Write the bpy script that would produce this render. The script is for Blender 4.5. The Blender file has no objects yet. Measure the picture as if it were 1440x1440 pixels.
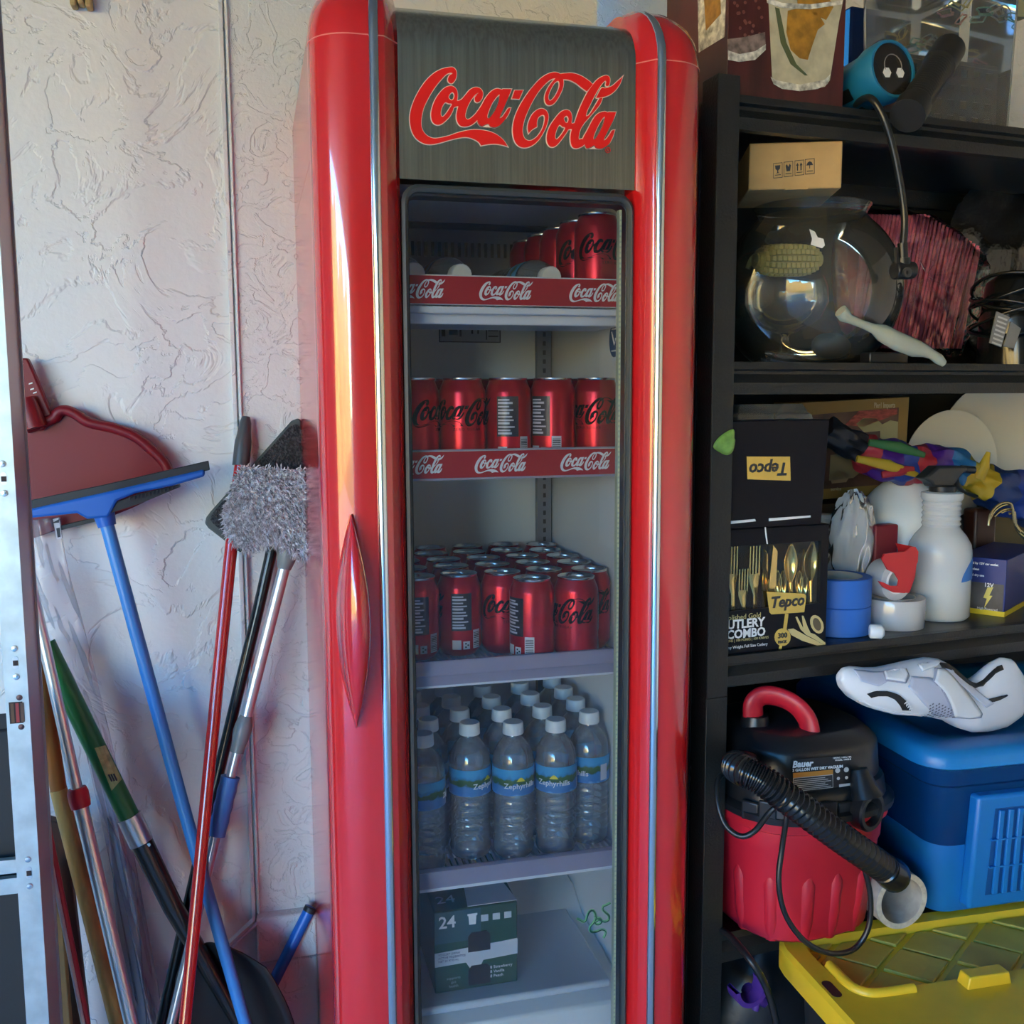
import bpy, bmesh, math, random
from mathutils import Vector, Matrix
random.seed(7)
SC = bpy.context.scene
COL = SC.collection
PI = math.pi
R = math.radians
# ------------------------------------------------------------------ camera
F, PITCH, YAW, ROLL, EYE = 1400.0, R(6.67), R(14.57), R(.27), 1.42
_fwd = Vector((math.sin(YAW)*math.cos(PITCH), math.cos(YAW)*math.cos(PITCH), -math.sin(PITCH)))
_r0 = Vector((math.cos(YAW), -math.sin(YAW), 0)); _d0 = _fwd.cross(_r0)
_right = _r0*math.cos(ROLL)+_d0*math.sin(ROLL); _down = _d0*math.cos(ROLL)-_r0*math.sin(ROLL)
CAM = Vector((0, 0, EYE))
cam = bpy.data.cameras.new('camera'); cam.sensor_width = 36; cam.lens = F/1440*36; cam.clip_start = .02; cam.clip_end = 300
co = bpy.data.objects.new('camera', cam); COL.objects.link(co)
m = Matrix((_right, -_down, -_fwd)).transposed().to_4x4(); m.translation = CAM
co.matrix_world = m; SC.camera = co
# ------------------------------------------------------------------ light: sun over the roof, sky and sunlit yard through the open door on the left
w = bpy.data.worlds.new('sky'); SC.world = w; w.use_nodes = True
nt = w.node_tree; bg = nt.nodes['Background']
sky = nt.nodes.new('ShaderNodeTexSky'); sky.sky_type = 'NISHITA'; sky.sun_disc = False
sky.sun_elevation = R(38); sky.sun_rotation = R(75); sky.air_density = 1.0; sky.dust_density = .3; sky.ozone_density = 3.0
hs = nt.nodes.new('ShaderNodeHueSaturation'); hs.inputs['Saturation'].default_value = 1.45
nt.links.new(sky.outputs[0], hs.inputs['Color']); nt.links.new(hs.outputs[0], bg.inputs[0]); bg.inputs[1].default_value = .85
sun = bpy.data.lights.new('sun', 'SUN'); sun.energy = 8.5; sun.angle = R(.6); sun.color = (1, .72, .36)
so = bpy.data.objects.new('sun', sun); COL.objects.link(so); so.rotation_euler = Vector((-1, -.25, -.75)).to_track_quat('-Z', 'Y').to_euler()
XL, XR, YB, YF, ZC = -2.6, 3.2, 1.80, -6.4, 2.75       # garage shell
DY0, DY1, DZ = -6.1, .25, 2.45                         # door opening in the left wall
pl = bpy.data.lights.new('door_daylight', 'AREA'); pl.shape = 'RECTANGLE'; pl.size = DZ; pl.size_y = DY1-DY0; pl.cycles.is_portal = True   # sampling portal for the sky
po = bpy.data.objects.new('door_daylight', pl); COL.objects.link(po); po.location = (XL-.1, (DY0+DY1)/2, DZ/2); po.rotation_euler = (0, R(-90), 0)
vs = SC.view_settings; vs.view_transform = 'Standard'; vs.look = 'None'; vs.gamma = 1; vs.use_curve_mapping = False; vs.exposure = 2.24
SC.cycles.use_denoising = True
SC.cycles.max_bounces = 14; SC.cycles.diffuse_bounces = 4; SC.cycles.glossy_bounces = 4; SC.cycles.transmission_bounces = 8; SC.cycles.transparent_max_bounces = 40
SC.cycles.caustics_reflective = False; SC.cycles.caustics_refractive = False; SC.cycles.sample_clamp_indirect = 6
# ------------------------------------------------------------------ helpers
def ray(x, y): return _right*((x-720)/F)+_down*((y-720)/F)+_fwd
def at(x, y, Y): d = ray(x, y); return CAM+d*(Y/d.y)
def atz(x, y, Z): d = ray(x, y); return CAM+d*((Z-EYE)/d.z)
RA = R(6); RO = Vector((.651, 1.34, 0)); UX = Vector((math.cos(RA), math.sin(RA), 0)); VX = Vector((-math.sin(RA), math.cos(RA), 0))
def rw(u, v, z): return RO+UX*u+VX*v+Vector((0, 0, z))          # rack frame -> world
def rk(x, y, v):                                                  # pixel -> rack (u, z) on the plane v
    d = ray(x, y); t = (v-(CAM-RO).dot(VX))/d.dot(VX); p = CAM+d*t
    return ((p-RO).dot(UX), p.z)
def rkw(x, y, v): u, z = rk(x, y, v); return rw(u, v, z)

class MB:
    def __init__(s): s.v = []; s.f = []
    def add(s, vs, fs):
        n = len(s.v); s.v += [Vector(p) for p in vs]; s.f += [tuple(i+n for i in f) for f in fs]; return s
    def box(s, c, d, rot=None, tap=1.0):
        x, y, z = d[0]/2, d[1]/2, d[2]/2
        P = [Vector(p) for p in ((-x,-y,-z),(x,-y,-z),(x,y,-z),(-x,y,-z),(-x*tap,-y*tap,z),(x*tap,-y*tap,z),(x*tap,y*tap,z),(-x*tap,y*tap,z))]
        if rot is not None: P = [rot @ p for p in P]
        c = Vector(c)
        return s.add([p+c for p in P], [(0,3,2,1),(4,5,6,7),(0,1,5,4),(1,2,6,5),(2,3,7,6),(3,0,4,7)])
    def b2(s, a, b): return s.box([(a[i]+b[i])/2 for i in range(3)], [abs(b[i]-a[i]) for i in range(3)])
    def loft(s, rings, caps=True, closed=True):
        n = len(rings[0]); vs = [p for r in rings for p in r]; fs = []
        for i in range(len(rings)-1):
            for j in range(n if closed else n-1):
                k = (j+1) % n
                fs.append((i*n+j, i*n+k, (i+1)*n+k, (i+1)*n+j))
        if caps and closed: fs += [tuple(range(n-1, -1, -1)), tuple((len(rings)-1)*n+j for j in range(n))]
        return s.add(vs, fs)
    def lathe(s, prof, seg=24, c=(0, 0, 0), rot=None, a0=0, a1=2*PI, caps=False):
        c = Vector(c); full = abs(a1-a0-2*PI) < 1e-6; n = seg if full else seg+1; rings = []
        for r, z in prof:
            ring = []
            for i in range(n):
                a = a0+(a1-a0)*i/seg; p = Vector((max(r, 1e-5)*math.cos(a), max(r, 1e-5)*math.sin(a), z))
                ring.append((rot @ p if rot is not None else p)+c)
            rings.append(ring)
        return s.loft(rings, caps, full)
    def tube(s, pts, r, seg=10, caps=True, flat=1.0, up=None):
        pts = [Vector(p) for p in pts]; n = len(pts); rings = []; nrm = None
        for i, p in enumerate(pts):
            t = (pts[min(i+1, n-1)]-pts[max(i-1, 0)]).normalized()
            if nrm is None:
                nrm = Vector(up) if up is not None else (Vector((0, 0, 1)) if abs(t.z) < .9 else Vector((1, 0, 0)))
            nrm = (nrm-t*nrm.dot(t)).normalized(); b = t.cross(nrm)
            rr = r[i] if isinstance(r, (list, tuple)) else r
            rings.append([p+nrm*(rr*math.cos(2*PI*k/seg))+b*(rr*flat*math.sin(2*PI*k/seg)) for k in range(seg)])
        return s.loft(rings, caps)
    def prism(s, poly, o, ax, ay, az):      # polygon in plane (ax, ay) from o, thickness vector az
        o, ax, ay, az = Vector(o), Vector(ax), Vector(ay), Vector(az)
        a = [o+ax*x+ay*y for x, y in poly]; n = len(poly)
        return s.add(a+[p+az for p in a], [tuple(range(n-1, -1, -1)), tuple(range(n, 2*n))]+[(i, (i+1) % n, n+(i+1) % n, n+i) for i in range(n)])
    def grid(s, fn, nu, nv):
        vs = [fn(i/nu, j/nv) for i in range(nu+1) for j in range(nv+1)]
        return s.add(vs, [(i*(nv+1)+j, (i+1)*(nv+1)+j, (i+1)*(nv+1)+j+1, i*(nv+1)+j+1) for i in range(nu) for j in range(nv)])
    def build(s, name, mat, parent=None, smooth=35, bevel=0, seg=2, fix=True, sub=0, solid=0):
        me = bpy.data.meshes.new(name); me.from_pydata(s.v, [], s.f)
        if fix:
            b = bmesh.new(); b.from_mesh(me); bmesh.ops.recalc_face_normals(b, faces=b.faces); b.to_mesh(me); b.free()
        if smooth:
            me.polygons.foreach_set('use_smooth', [True]*len(me.polygons)); me.set_sharp_from_angle(angle=R(smooth))
        return link(name, me, mat, parent, bevel, seg, sub, solid)
def link(name, me, mat, parent=None, bevel=0, seg=2, sub=0, solid=0):
    if mat is not None and not me.materials: me.materials.append(mat)
    o = bpy.data.objects.new(name, me); COL.objects.link(o); o.parent = parent
    if solid: md = o.modifiers.new('solid', 'SOLIDIFY'); md.thickness = solid; md.offset = 0
    if bevel: md = o.modifiers.new('bevel', 'BEVEL'); md.width = bevel; md.segments = seg; md.limit_method = 'ANGLE'; md.angle_limit = R(40)
    if sub: md = o.modifiers.new('sub', 'SUBSURF'); md.levels = md.render_levels = sub
    return o
def tag(o, label, cat, group=None, kind=None):
    o['label'] = label; o['category'] = cat
    if group: o['group'] = group
    if kind: o['kind'] = kind
    return o
def struct(o): o['kind'] = 'structure'; return o
def thing(name, label, cat, loc=(0, 0, 0), rz=0, group=None, rot=None):
    o = bpy.data.objects.new(name, None); COL.objects.link(o); o.empty_display_size = .02
    o.location = loc; o.rotation_euler = rot if rot is not None else (0, 0, rz)
    return tag(o, label, cat, group)
def kids(o): return [c for c in bpy.data.objects if c.parent == o]
def copy_tree(o, parent=None, ch=None):
    c = o.copy(); COL.objects.link(c); c.parent = parent
    for k in (ch[o.name] if ch else kids(o)): copy_tree(k, c, ch)
    return c
def tree_map():
    d = {o.name: [] for o in bpy.data.objects}
    for o in bpy.data.objects:
        if o.parent: d[o.parent.name].append(o)
    return d
_deps = None
def curve_mesh(cu, name):
    o = bpy.data.objects.new('tmp', cu); COL.objects.link(o)
    dg = bpy.context.evaluated_depsgraph_get(); dg.update()
    me = bpy.data.meshes.new_from_object(o.evaluated_get(dg)); me.name = name
    bpy.data.objects.remove(o); return me
def text_mesh(s, size, shear=0, off=0, ext=.0002, align='LEFT', space=1.0):
    cu = bpy.data.curves.new('text', 'FONT'); cu.body = s; cu.size = size; cu.shear = shear; cu.offset = off; cu.extrude = ext
    cu.align_x = align; cu.space_character = space; cu.resolution_u = 2
    return curve_mesh(cu, 'text')
def text(name, s, size, mat, parent, loc, rot=(PI/2, 0, 0), sx=1.0, **k):
    o = link(name, text_mesh(s, size, **k), mat, parent); o.location = loc; o.rotation_euler = rot; o.scale = (sx, 1, 1); return o
def catmull(P, closed=True, n=4):
    out = []; L = len(P)
    for i in range(L if closed else L-1):
        g = (lambda k: P[k % L]) if closed else (lambda k: P[max(0, min(L-1, k))])
        a, b, c, d = g(i-1), g(i), g(i+1), g(i+2)
        if (Vector(b)-Vector(c)).length < 1e-9: continue
        for k in range(n):
            t = k/n
            out.append(tuple(.5*((2*b[q])+(-a[q]+c[q])*t+(2*a[q]-5*b[q]+4*c[q]-d[q])*t*t+(-a[q]+3*b[q]-3*c[q]+d[q])*t**3) for q in range(len(b))))
    if not closed: out.append(tuple(P[-1]))
    return out
def shape_mesh(loops, ext=.0003, off=0, name='shape'):
    cu = bpy.data.curves.new('shape', 'CURVE'); cu.dimensions = '2D'; cu.fill_mode = 'BOTH'; cu.extrude = ext; cu.offset = off
    for L in loops:
        sp = cu.splines.new('POLY'); sp.points.add(len(L)-1); sp.use_cyclic_u = True
        for p, q in zip(sp.points, L): p.co = (q[0], q[1], 0, 1)
    return curve_mesh(cu, name)
# ------------------------------------------------------------------ materials
MATS = {}
def mat(name, col, rough=.5, metal=0, coat=0, bump=None, var=None, stretch=None, spec=None, emit=None, sheen=0, trans=0, ior=None, var2=None):
    if name in MATS: return MATS[name]
    m = bpy.data.materials.new(name); m.use_nodes = True; MATS[name] = m
    t = m.node_tree; N = t.nodes; b = N['Principled BSDF']
    b.inputs['Base Color'].default_value = (*col, 1); b.inputs['Roughness'].default_value = rough; b.inputs['Metallic'].default_value = metal
    b.inputs['Coat Weight'].default_value = coat; b.inputs['Coat IOR'].default_value = 1.6; b.inputs['Coat Roughness'].default_value = .03
    if spec is not None: b.inputs['Specular IOR Level'].default_value = spec
    if sheen: b.inputs['Sheen Weight'].default_value = sheen
    if trans: b.inputs['Transmission Weight'].default_value = trans
    if ior: b.inputs['IOR'].default_value = ior
    if emit: b.inputs['Emission Color'].default_value = (*col, 1); b.inputs['Emission Strength'].default_value = emit
    if bump or var:
        tc = N.new('ShaderNodeTexCoord'); mp = N.new('ShaderNodeMapping'); t.links.new(tc.outputs['Object'], mp.inputs[0])
        if stretch: mp.inputs['Scale'].default_value = stretch
    if bump:
        nz = N.new('ShaderNodeTexNoise'); nz.inputs['Scale'].default_value = bump[0]; nz.inputs['Detail'].default_value = 3
        bp = N.new('ShaderNodeBump'); bp.inputs['Strength'].default_value = bump[1]; bp.inputs['Distance'].default_value = bump[2] if len(bump) > 2 else .002
        t.links.new(mp.outputs[0], nz.inputs[0]); t.links.new(nz.outputs[0], bp.inputs['Height']); t.links.new(bp.outputs[0], b.inputs['Normal'])
    if var:
        nz = N.new('ShaderNodeTexNoise'); nz.inputs['Scale'].default_value = var[0]; nz.inputs['Detail'].default_value = 4
        cr = N.new('ShaderNodeValToRGB'); k = var[1]
        c2 = var2 or tuple(min(1, c*(1+k)) for c in col); c1 = tuple(c*(1-k) for c in col)
        cr.color_ramp.elements[0].position = .35; cr.color_ramp.elements[1].position = .65
        cr.color_ramp.elements[0].color = (*c1, 1); cr.color_ramp.elements[1].color = (*c2, 1)
        t.links.new(mp.outputs[0], nz.inputs[0]); t.links.new(nz.outputs[0], cr.inputs[0]); t.links.new(cr.outputs[0], b.inputs['Base Color'])
    return m
def clear(name, tint=(1, 1, 1), refl=1.0, rough=.02, haze=0.0, hazecol=(.9, .95, 1), bump=None, ior=1.45):
    """thin clear glass or film: see-through with fresnel reflection and an optional milky share"""
    if name in MATS: return MATS[name]
    m = bpy.data.materials.new(name); m.use_nodes = True; MATS[name] = m; t = m.node_tree; N = t.nodes; N.clear()
    out = N.new('ShaderNodeOutputMaterial'); tr = N.new('ShaderNodeBsdfTransparent'); tr.inputs[0].default_value = (*tint, 1)
    gl = N.new('ShaderNodeBsdfGlossy'); gl.inputs['Roughness'].default_value = rough
    fr = N.new('ShaderNodeFresnel'); fr.inputs[0].default_value = ior
    mu = N.new('ShaderNodeMath'); mu.operation = 'MULTIPLY'; mu.inputs[1].default_value = refl; mu.use_clamp = True
    mx = N.new('ShaderNodeMixShader'); t.links.new(fr.outputs[0], mu.inputs[0]); t.links.new(mu.outputs[0], mx.inputs[0])
    src = tr.outputs[0]
    if haze:
        df = N.new('ShaderNodeBsdfDiffuse'); df.inputs[0].default_value = (*hazecol, 1); tl = N.new('ShaderNodeBsdfTranslucent'); tl.inputs[0].default_value = (*hazecol, 1)
        m0 = N.new('ShaderNodeMixShader'); m0.inputs[0].default_value = .3; t.links.new(df.outputs[0], m0.inputs[1]); t.links.new(tl.outputs[0], m0.inputs[2])
        m1 = N.new('ShaderNodeMixShader'); m1.inputs[0].default_value = haze; t.links.new(tr.outputs[0], m1.inputs[1]); t.links.new(m0.outputs[0], m1.inputs[2]); src = m1.outputs[0]
    t.links.new(src, mx.inputs[1]); t.links.new(gl.outputs[0], mx.inputs[2]); t.links.new(mx.outputs[0], out.inputs[0])
    if bump:
        tc = N.new('ShaderNodeTexCoord'); nz = N.new('ShaderNodeTexNoise'); nz.inputs['Scale'].default_value = bump[0]; nz.inputs['Detail'].default_value = 2
        bp = N.new('ShaderNodeBump'); bp.inputs['Strength'].default_value = bump[1]; bp.inputs['Distance'].default_value = .01
        t.links.new(tc.outputs['Object'], nz.inputs[0]); t.links.new(nz.outputs[0], bp.inputs['Height']); t.links.new(bp.outputs[0], gl.inputs['Normal']); t.links.new(bp.outputs[0], fr.inputs['Normal'])
    return m
def plaster(name, col, scale=1.0):
    m = bpy.data.materials.new(name); m.use_nodes = True; t = m.node_tree; N = t.nodes; b = N['Principled BSDF']
    b.inputs['Base Color'].default_value = (*col, 1); b.inputs['Roughness'].default_value = .62; b.inputs['Specular IOR Level'].default_value = .35
    tc = N.new('ShaderNodeTexCoord')
    def noise(s, d, r=.6, dist=0):
        n = N.new('ShaderNodeTexNoise'); n.inputs['Scale'].default_value = s; n.inputs['Detail'].default_value = d; n.inputs['Roughness'].default_value = r; n.inputs['Distortion'].default_value = dist
        t.links.new(tc.outputs['Object'], n.inputs[0]); return n
    a = noise(7*scale, 5, .55, .8); cr = N.new('ShaderNodeValToRGB')     # trowelled plates with raised edges
    E = cr.color_ramp.elements; E[0].position = .44; E[0].color = (0, 0, 0, 1); E[1].position = .47; E[1].color = (1, 1, 1, 1)
    e = E.new(.56); e.color = (.85, .85, .85, 1); e = E.new(.575); e.color = (.2, .2, .2, 1)
    t.links.new(a.outputs[0], cr.inputs[0])
    f = noise(60*scale, 3, .6, .3)
    mx = N.new('ShaderNodeMath'); mx.operation = 'MULTIPLY_ADD'; mx.inputs[1].default_value = .35; t.links.new(f.outputs[0], mx.inputs[0]); t.links.new(cr.outputs[0], mx.inputs[2])
    bp = N.new('ShaderNodeBump'); bp.inputs['Strength'].default_value = .55; bp.inputs['Distance'].default_value = .004
    t.links.new(mx.outputs[0], bp.inputs['Height']); t.links.new(bp.outputs[0], b.inputs['Normal'])
    return m
WALL = plaster('painted_plaster', (.80, .78, .76)); WALL2 = plaster('fine_stucco', (.80, .79, .77), 2.6)
CONC = mat('concrete', (.50, .50, .52), .8, bump=(30, .3), var=(4, .2))
RED = mat('red_enamel', (.62, .012, .014), .22, coat=1.0)
REDSIDE = mat('red_side_enamel', (.60, .014, .016), .10, spec=.8, stretch=(1, 1, 40), bump=(20, .10, .001))
CHROME = mat('chrome', (.75, .77, .78), .12, 1)
STEEL = mat('brushed_steel', (.50, .49, .37), .24, 1, bump=(300, .10, .001), var=(260, .14), stretch=(1, 1, .02))
BLK = mat('black_gasket', (.012, .012, .014), .4)
BLKP = mat('black_plastic', (.012, .012, .013), .35)
LINER = mat('white_liner', (.84, .86, .86), .4)
WHITE = mat('white_plastic', (.82, .83, .84), .35)
LOGORED = mat('logo_red', (.80, .012, .008), .35)
PALE = mat('pale_edge', (.85, .62, .5), .3)
LOGOWHITE = mat('logo_white', (.85, .85, .87), .5)
SIGNRED = mat('sign_red', (.42, .008, .02), .35)
ALU = mat('aluminium', (.72, .72, .73), .25, 1)
# ------------------------------------------------------------------ the garage
def slab(name, a, b, mt): return struct(MB().b2(a, b).build(name, mt, smooth=0))
SEAM = at(340, 700, YB).x; FXL_ = .0825
slab('floor', (XL-.2, YF-.2, -.1), (XR+.2, YB+.4, 0), CONC)
slab('ceiling', (XL-.2, YF-.2, ZC), (XR+.2, YB+.4, ZC+.15), plaster('ceiling_plaster', (.25, .24, .22)))
slab('wall_back', (XL-.2, YB, 0), (SEAM, YB+.15, ZC), WALL)
slab('wall_back_panel', (SEAM, YB-.006, 0), (.63, YB+.15, ZC), WALL2)
slab('wall_back_recess', (.60, 2.02, 0), (XR+.2, 2.17, ZC), WALL2)
slab('wall_right', (XR, YF, 0), (XR+.2, YB+.3, ZC), WALL); slab('wall_front', (XL, YF-.2, 0), (XR, YF, ZC), plaster('bare_block', (.30, .27, .21)))
slab('wall_left_near', (XL-.2, YF-.2, 0), (XL, DY0, ZC), WALL); slab('wall_left_far', (XL-.2, DY1, 0), (XL, YB, ZC), WALL); slab('wall_left_lintel', (XL-.2, DY0, DZ), (XL, DY1, ZC), WALL)
# drywall joint and the concrete stem wall at its foot
tr = MB().b2((SEAM-.010, YB-.010, .45), (SEAM-.002, YB+.02, ZC)).b2((SEAM+.002, YB-.012, .45), (SEAM+.006, YB+.02, ZC)); struct(tr.build('trim_1', WALL, bevel=.0015))
zl = at(400, 1288, YB-.03).z
struct(MB().b2((SEAM-.001, YB-.03, zl-.085), (FXL_+.002, YB, zl)).build('baseboard_back', WALL2, bevel=.004))
struct(MB().b2((SEAM-.001, YB-.022, 0), (FXL_+.002, YB, zl-.089)).build('baseboard_back_lower', WALL, bevel=.004))
# outside: driveway, lawn, a sunlit hedge across the yard
struct(MB().b2((-12, -9, -.12), (XL-.2, 4, -.02)).build('driveway', mat('driveway_concrete', (.60, .46, .26), .8, var=(1.5, .12)), smooth=0))
struct(MB().b2((-60, -60, -.2), (XL-.2, 60, -.06)).build('lawn', mat('lawn', (.26, .25, .05), .9, var=(3, .3)), smooth=0))
hd = MB()
hd.grid(lambda a, b: Vector((-14+1.2*math.cos(b*PI)+.5*math.sin(a*61)*math.sin(b*PI), -25+50*a, -.1+4.5*math.sin(b*PI)*(1+.12*math.sin(a*37)+.08*math.sin(a*83+b*9)))), 120, 10)
struct(hd.build('hedge', mat('sunlit_hedge', (.58, .40, .12), .8, var=(2, .45)), smooth=60))
# ------------------------------------------------------------------ script logo traced as letter outlines
A_ = lambda L: [(565+x/9, 80+y/9) for x, y in L]
B_ = lambda L: [(715+x/8.47, 80+y/8.47) for x, y in L]
LOGO_PX = [
 [A_([(600,138),(650,140),(685,180),(690,230),(680,280),(650,325),(620,340),(590,320),(582,285),(600,240),(640,215),(610,205),(560,225),(500,285),(430,370),(370,460),(310,570),(270,660),(250,750),(242,840),(252,910),(285,970),(340,1015),(410,1035),(500,1025),(600,1000),(700,965),(800,940),(900,925),(1010,930),(1110,950),(1200,990),(1280,1055),(1335,1135),(1335,1135),(1260,1115),(1180,1103),(1090,1108),(1000,1125),(1000,1125),(970,1080),(900,1040),(820,1020),(730,1025),(600,1055),(480,1090),(360,1110),(270,1095),(190,1045),(135,965),(108,870),(100,760),(120,650),(165,530),(230,410),(310,300),(400,215),(500,160)])],
 [A_([(620,372),(670,395),(698,440),(702,510),(697,560),(730,560),(725,620),(660,640),(640,690),(600,760),(530,830),(470,862),(420,855),(385,820),(370,760),(375,680),(410,570),(470,470),(545,395)]),
  A_([(640,450),(600,480),(590,520),(620,552),(650,540),(665,490)]), A_([(545,580),(590,592),(632,602),(600,660),(560,720),(520,760),(495,750),(490,700),(505,640)])],
 [A_([(700,565),(750,545),(800,490),(860,420),(930,390),(990,405),(1022,455),(1015,520),(985,565),(950,578),(925,560),(922,520),(950,480),(968,458),(930,480),(880,540),(835,620),(808,700),(800,760),(825,795),(870,780),(930,725),(975,670),(1000,700),(960,790),(900,850),(840,880),(780,885),(730,868),(698,815),(690,745),(700,680),(712,625),(690,605)])],
 [A_([(1010,610),(1060,520),(1130,440),(1200,405),(1260,418),(1275,410),(1275,410),(1385,412),(1385,412),(1350,500),(1290,640),(1245,740),(1235,780),(1270,760),(1320,690),(1345,655),(1375,652),(1375,652),(1350,720),(1300,800),(1240,865),(1175,893),(1120,880),(1095,850),(1050,860),(1010,880),(975,855),(950,800),(930,760),(960,690)]),
  A_([(1235,480),(1190,520),(1140,590),(1100,680),(1078,755),(1095,785),(1140,740),(1190,660),(1225,570)])],
 [B_([(72,402),(72,402),(170,402),(170,402),(125,505),(125,505),(38,500),(38,500)])],
 [B_([(560,188),(470,205),(370,270),(270,380),(190,490),(120,610),(70,730),(48,850),(55,950),(85,1030),(140,1075),(210,1082),(290,1050),(360,985),(420,890),(460,790),(472,710),(450,650),(400,620),(340,635),(280,690),(240,770),(225,850),(238,912),(238,912),(275,872),(335,835),(335,835),(335,780),(352,725),(395,695),(425,705),(428,760),(400,860),(340,950),(265,1000),(205,990),(170,935),(165,850),(190,740),(235,630),(290,520),(360,410),(440,320),(510,268),(575,258),(625,262),(620,215)])],
 [B_([(580,240),(630,240),(652,300),(640,380),(600,470),(550,545),(500,578),(455,570),(430,520),(435,450),(470,370),(520,300)]), B_([(590,290),(540,320),(490,410),(470,480),(485,525),(530,500),(580,420),(605,340)])],
 [B_([(600,215),(680,200),(770,200),(860,230),(940,280),(1000,330),(1000,330),(965,375),(930,415),(930,415),(870,370),(790,310),(710,275),(620,265)])],
 [B_([(1060,455),(1105,375),(1150,378),(1230,350),(1300,290),(1355,240),(1355,240),(1320,330),(1260,410),(1190,460),(1110,485),(1045,490)])],
 [B_([(690,635),(738,665),(752,730),(748,795),(790,795),(780,860),(715,865),(690,900),(640,970),(580,1045),(530,1075),(485,1065),(455,1010),(455,930),(490,830),(550,740),(620,660)]),
  B_([(655,735),(690,705),(712,740),(700,785),(675,785)]), B_([(600,815),(640,835),(672,850),(640,910),(600,960),(570,985),(550,960),(562,890)])],
 [B_([(1150,225),(1195,245),(1203,290),(1190,345),(1155,345),(1160,300),(1140,292),(1090,350),(1030,450),(975,560),(930,650),(918,712),(918,712),(960,690),(1030,580),(1080,495),(1080,495),(1115,490),(1115,490),(1090,560),(1030,640),(960,720),(900,790),(855,860),(835,930),(835,985),(870,980),(900,1000),(905,1040),(860,1075),(800,1092),(755,1072),(735,1000),(742,900),(780,800),(820,680),(870,560),(930,440),(990,350),(1060,270)])],
 [B_([(985,780),(1030,710),(1080,670),(1140,655),(1175,665),(1190,660),(1190,660),(1275,662),(1275,662),(1250,740),(1190,860),(1140,960),(1132,1000),(1170,970),(1215,905),(1230,880),(1262,875),(1262,875),(1235,960),(1190,1040),(1130,1085),(1075,1095),(1035,1080),(1020,1055),(985,1075),(935,1090),(905,1050),(880,1010),(890,960),(940,870)]),
  B_([(1140,715),(1100,760),(1050,850),(1010,950),(1015,990),(1060,940),(1110,850),(1138,770)])],
]
YH = 1.287
def _flat(L): return [(p.x, p.z) for p in (at(x, y, YH) for x, y in L)]
LOGO = [[_flat(l) for l in g] for g in LOGO_PX]
LX0 = min(p[0] for g in LOGO for l in g for p in l); LX1 = max(p[0] for g in LOGO for l in g for p in l)
LZ0 = min(p[1] for g in LOGO for l in g for p in l); LZ1 = max(p[1] for g in LOGO for l in g for p in l)
LW = LX1-LX0; LCX, LCZ = (LX0+LX1)/2, (LZ0+LZ1)/2
def logo_mesh(width, ext, off=0, n=4, step=0):
    k = width/LW; vs, fs = [], []
    for gi, g in enumerate(LOGO):
        me = shape_mesh([catmull([((x-LCX)*k, (z-LCZ)*k) for x, z in l], True, n) for l in g], ext+gi*step, off)
        b = len(vs); vs += [v.co.copy() for v in me.vertices]; fs += [tuple(i+b for i in p.vertices) for p in me.polygons]
        bpy.data.meshes.remove(me)
    me = bpy.data.meshes.new('logo'); me.from_pydata(vs, [], fs); return me
def wrap(me, r, zc):          # bend a flat xy mesh round a can of radius r, facing -y
    for v in me.vertices:
        a = v.co.x/r; rr = r+.00025+v.co.z
        v.co = Vector((rr*math.sin(a), -rr*math.cos(a), zc+v.co.y))
    return me
# ------------------------------------------------------------------ the drink cooler
FXL, FXR, FY = .0825, .606, 1.265
fr = thing('drink_cooler', 'tall red retro drink cooler with glass door and chrome strips, full of cans and bottles', 'fridge', ((FXL+FXR)/2, 1.53, 0))
OF = Vector(fr.location)
def fb(mb, name, mt, parent=None, **k):
    mb.v = [p-OF for p in mb.v]; return mb.build(name, mt, parent or fr, **k)
Z0, RR = 1.855, .085
def roll(x, y, z, xin, xout, rr=RR):      # roll the top of the door back and inwards
    if z <= Z0: return Vector((x, y, z))
    th = min(R(84), math.asin(min(.9945, (z-Z0)/rr))); ins = rr*(1-math.cos(th))
    wx = (x-xin)/(xout-xin) if xout is not None else 0
    return Vector((x-(1 if (xout or 0) > xin else -1)*ins*max(0, wx)*.55 if xout is not None else x, y+ins*1.1, z))
def heights(za, zb, rr=RR): return [za, (za+zb)/2, zb] if zb <= Z0 else [za]+[Z0+rr*math.sin(R(a)) for a in (0, 12, 24, 36, 48, 60, 70, 78, 83) if Z0+rr*math.sin(R(a)) > za]
def arc(cx, cy, r, a0, a1, n): return [(cx+r*math.cos(R(a0+(a1-a0)*i/n)), cy+r*math.sin(R(a0+(a1-a0)*i/n))) for i in range(n+1)]
LSEC = [(FXL, 1.325)]+arc(FXL+.052, FY+.052, .052, 180, 270, 12)+[(.150, FY), (.1705, FY), (.1725, FY+.002), (.1905, 1.288), (.1905, 1.325)]
RSEC = [(.506, 1.325), (.506, 1.288), (.5245, FY+.002), (.5265, FY), (.541, FY)]+arc(FXR-.052, FY+.052, .052, 270, 360, 12)+[(FXR, 1.325)]
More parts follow.
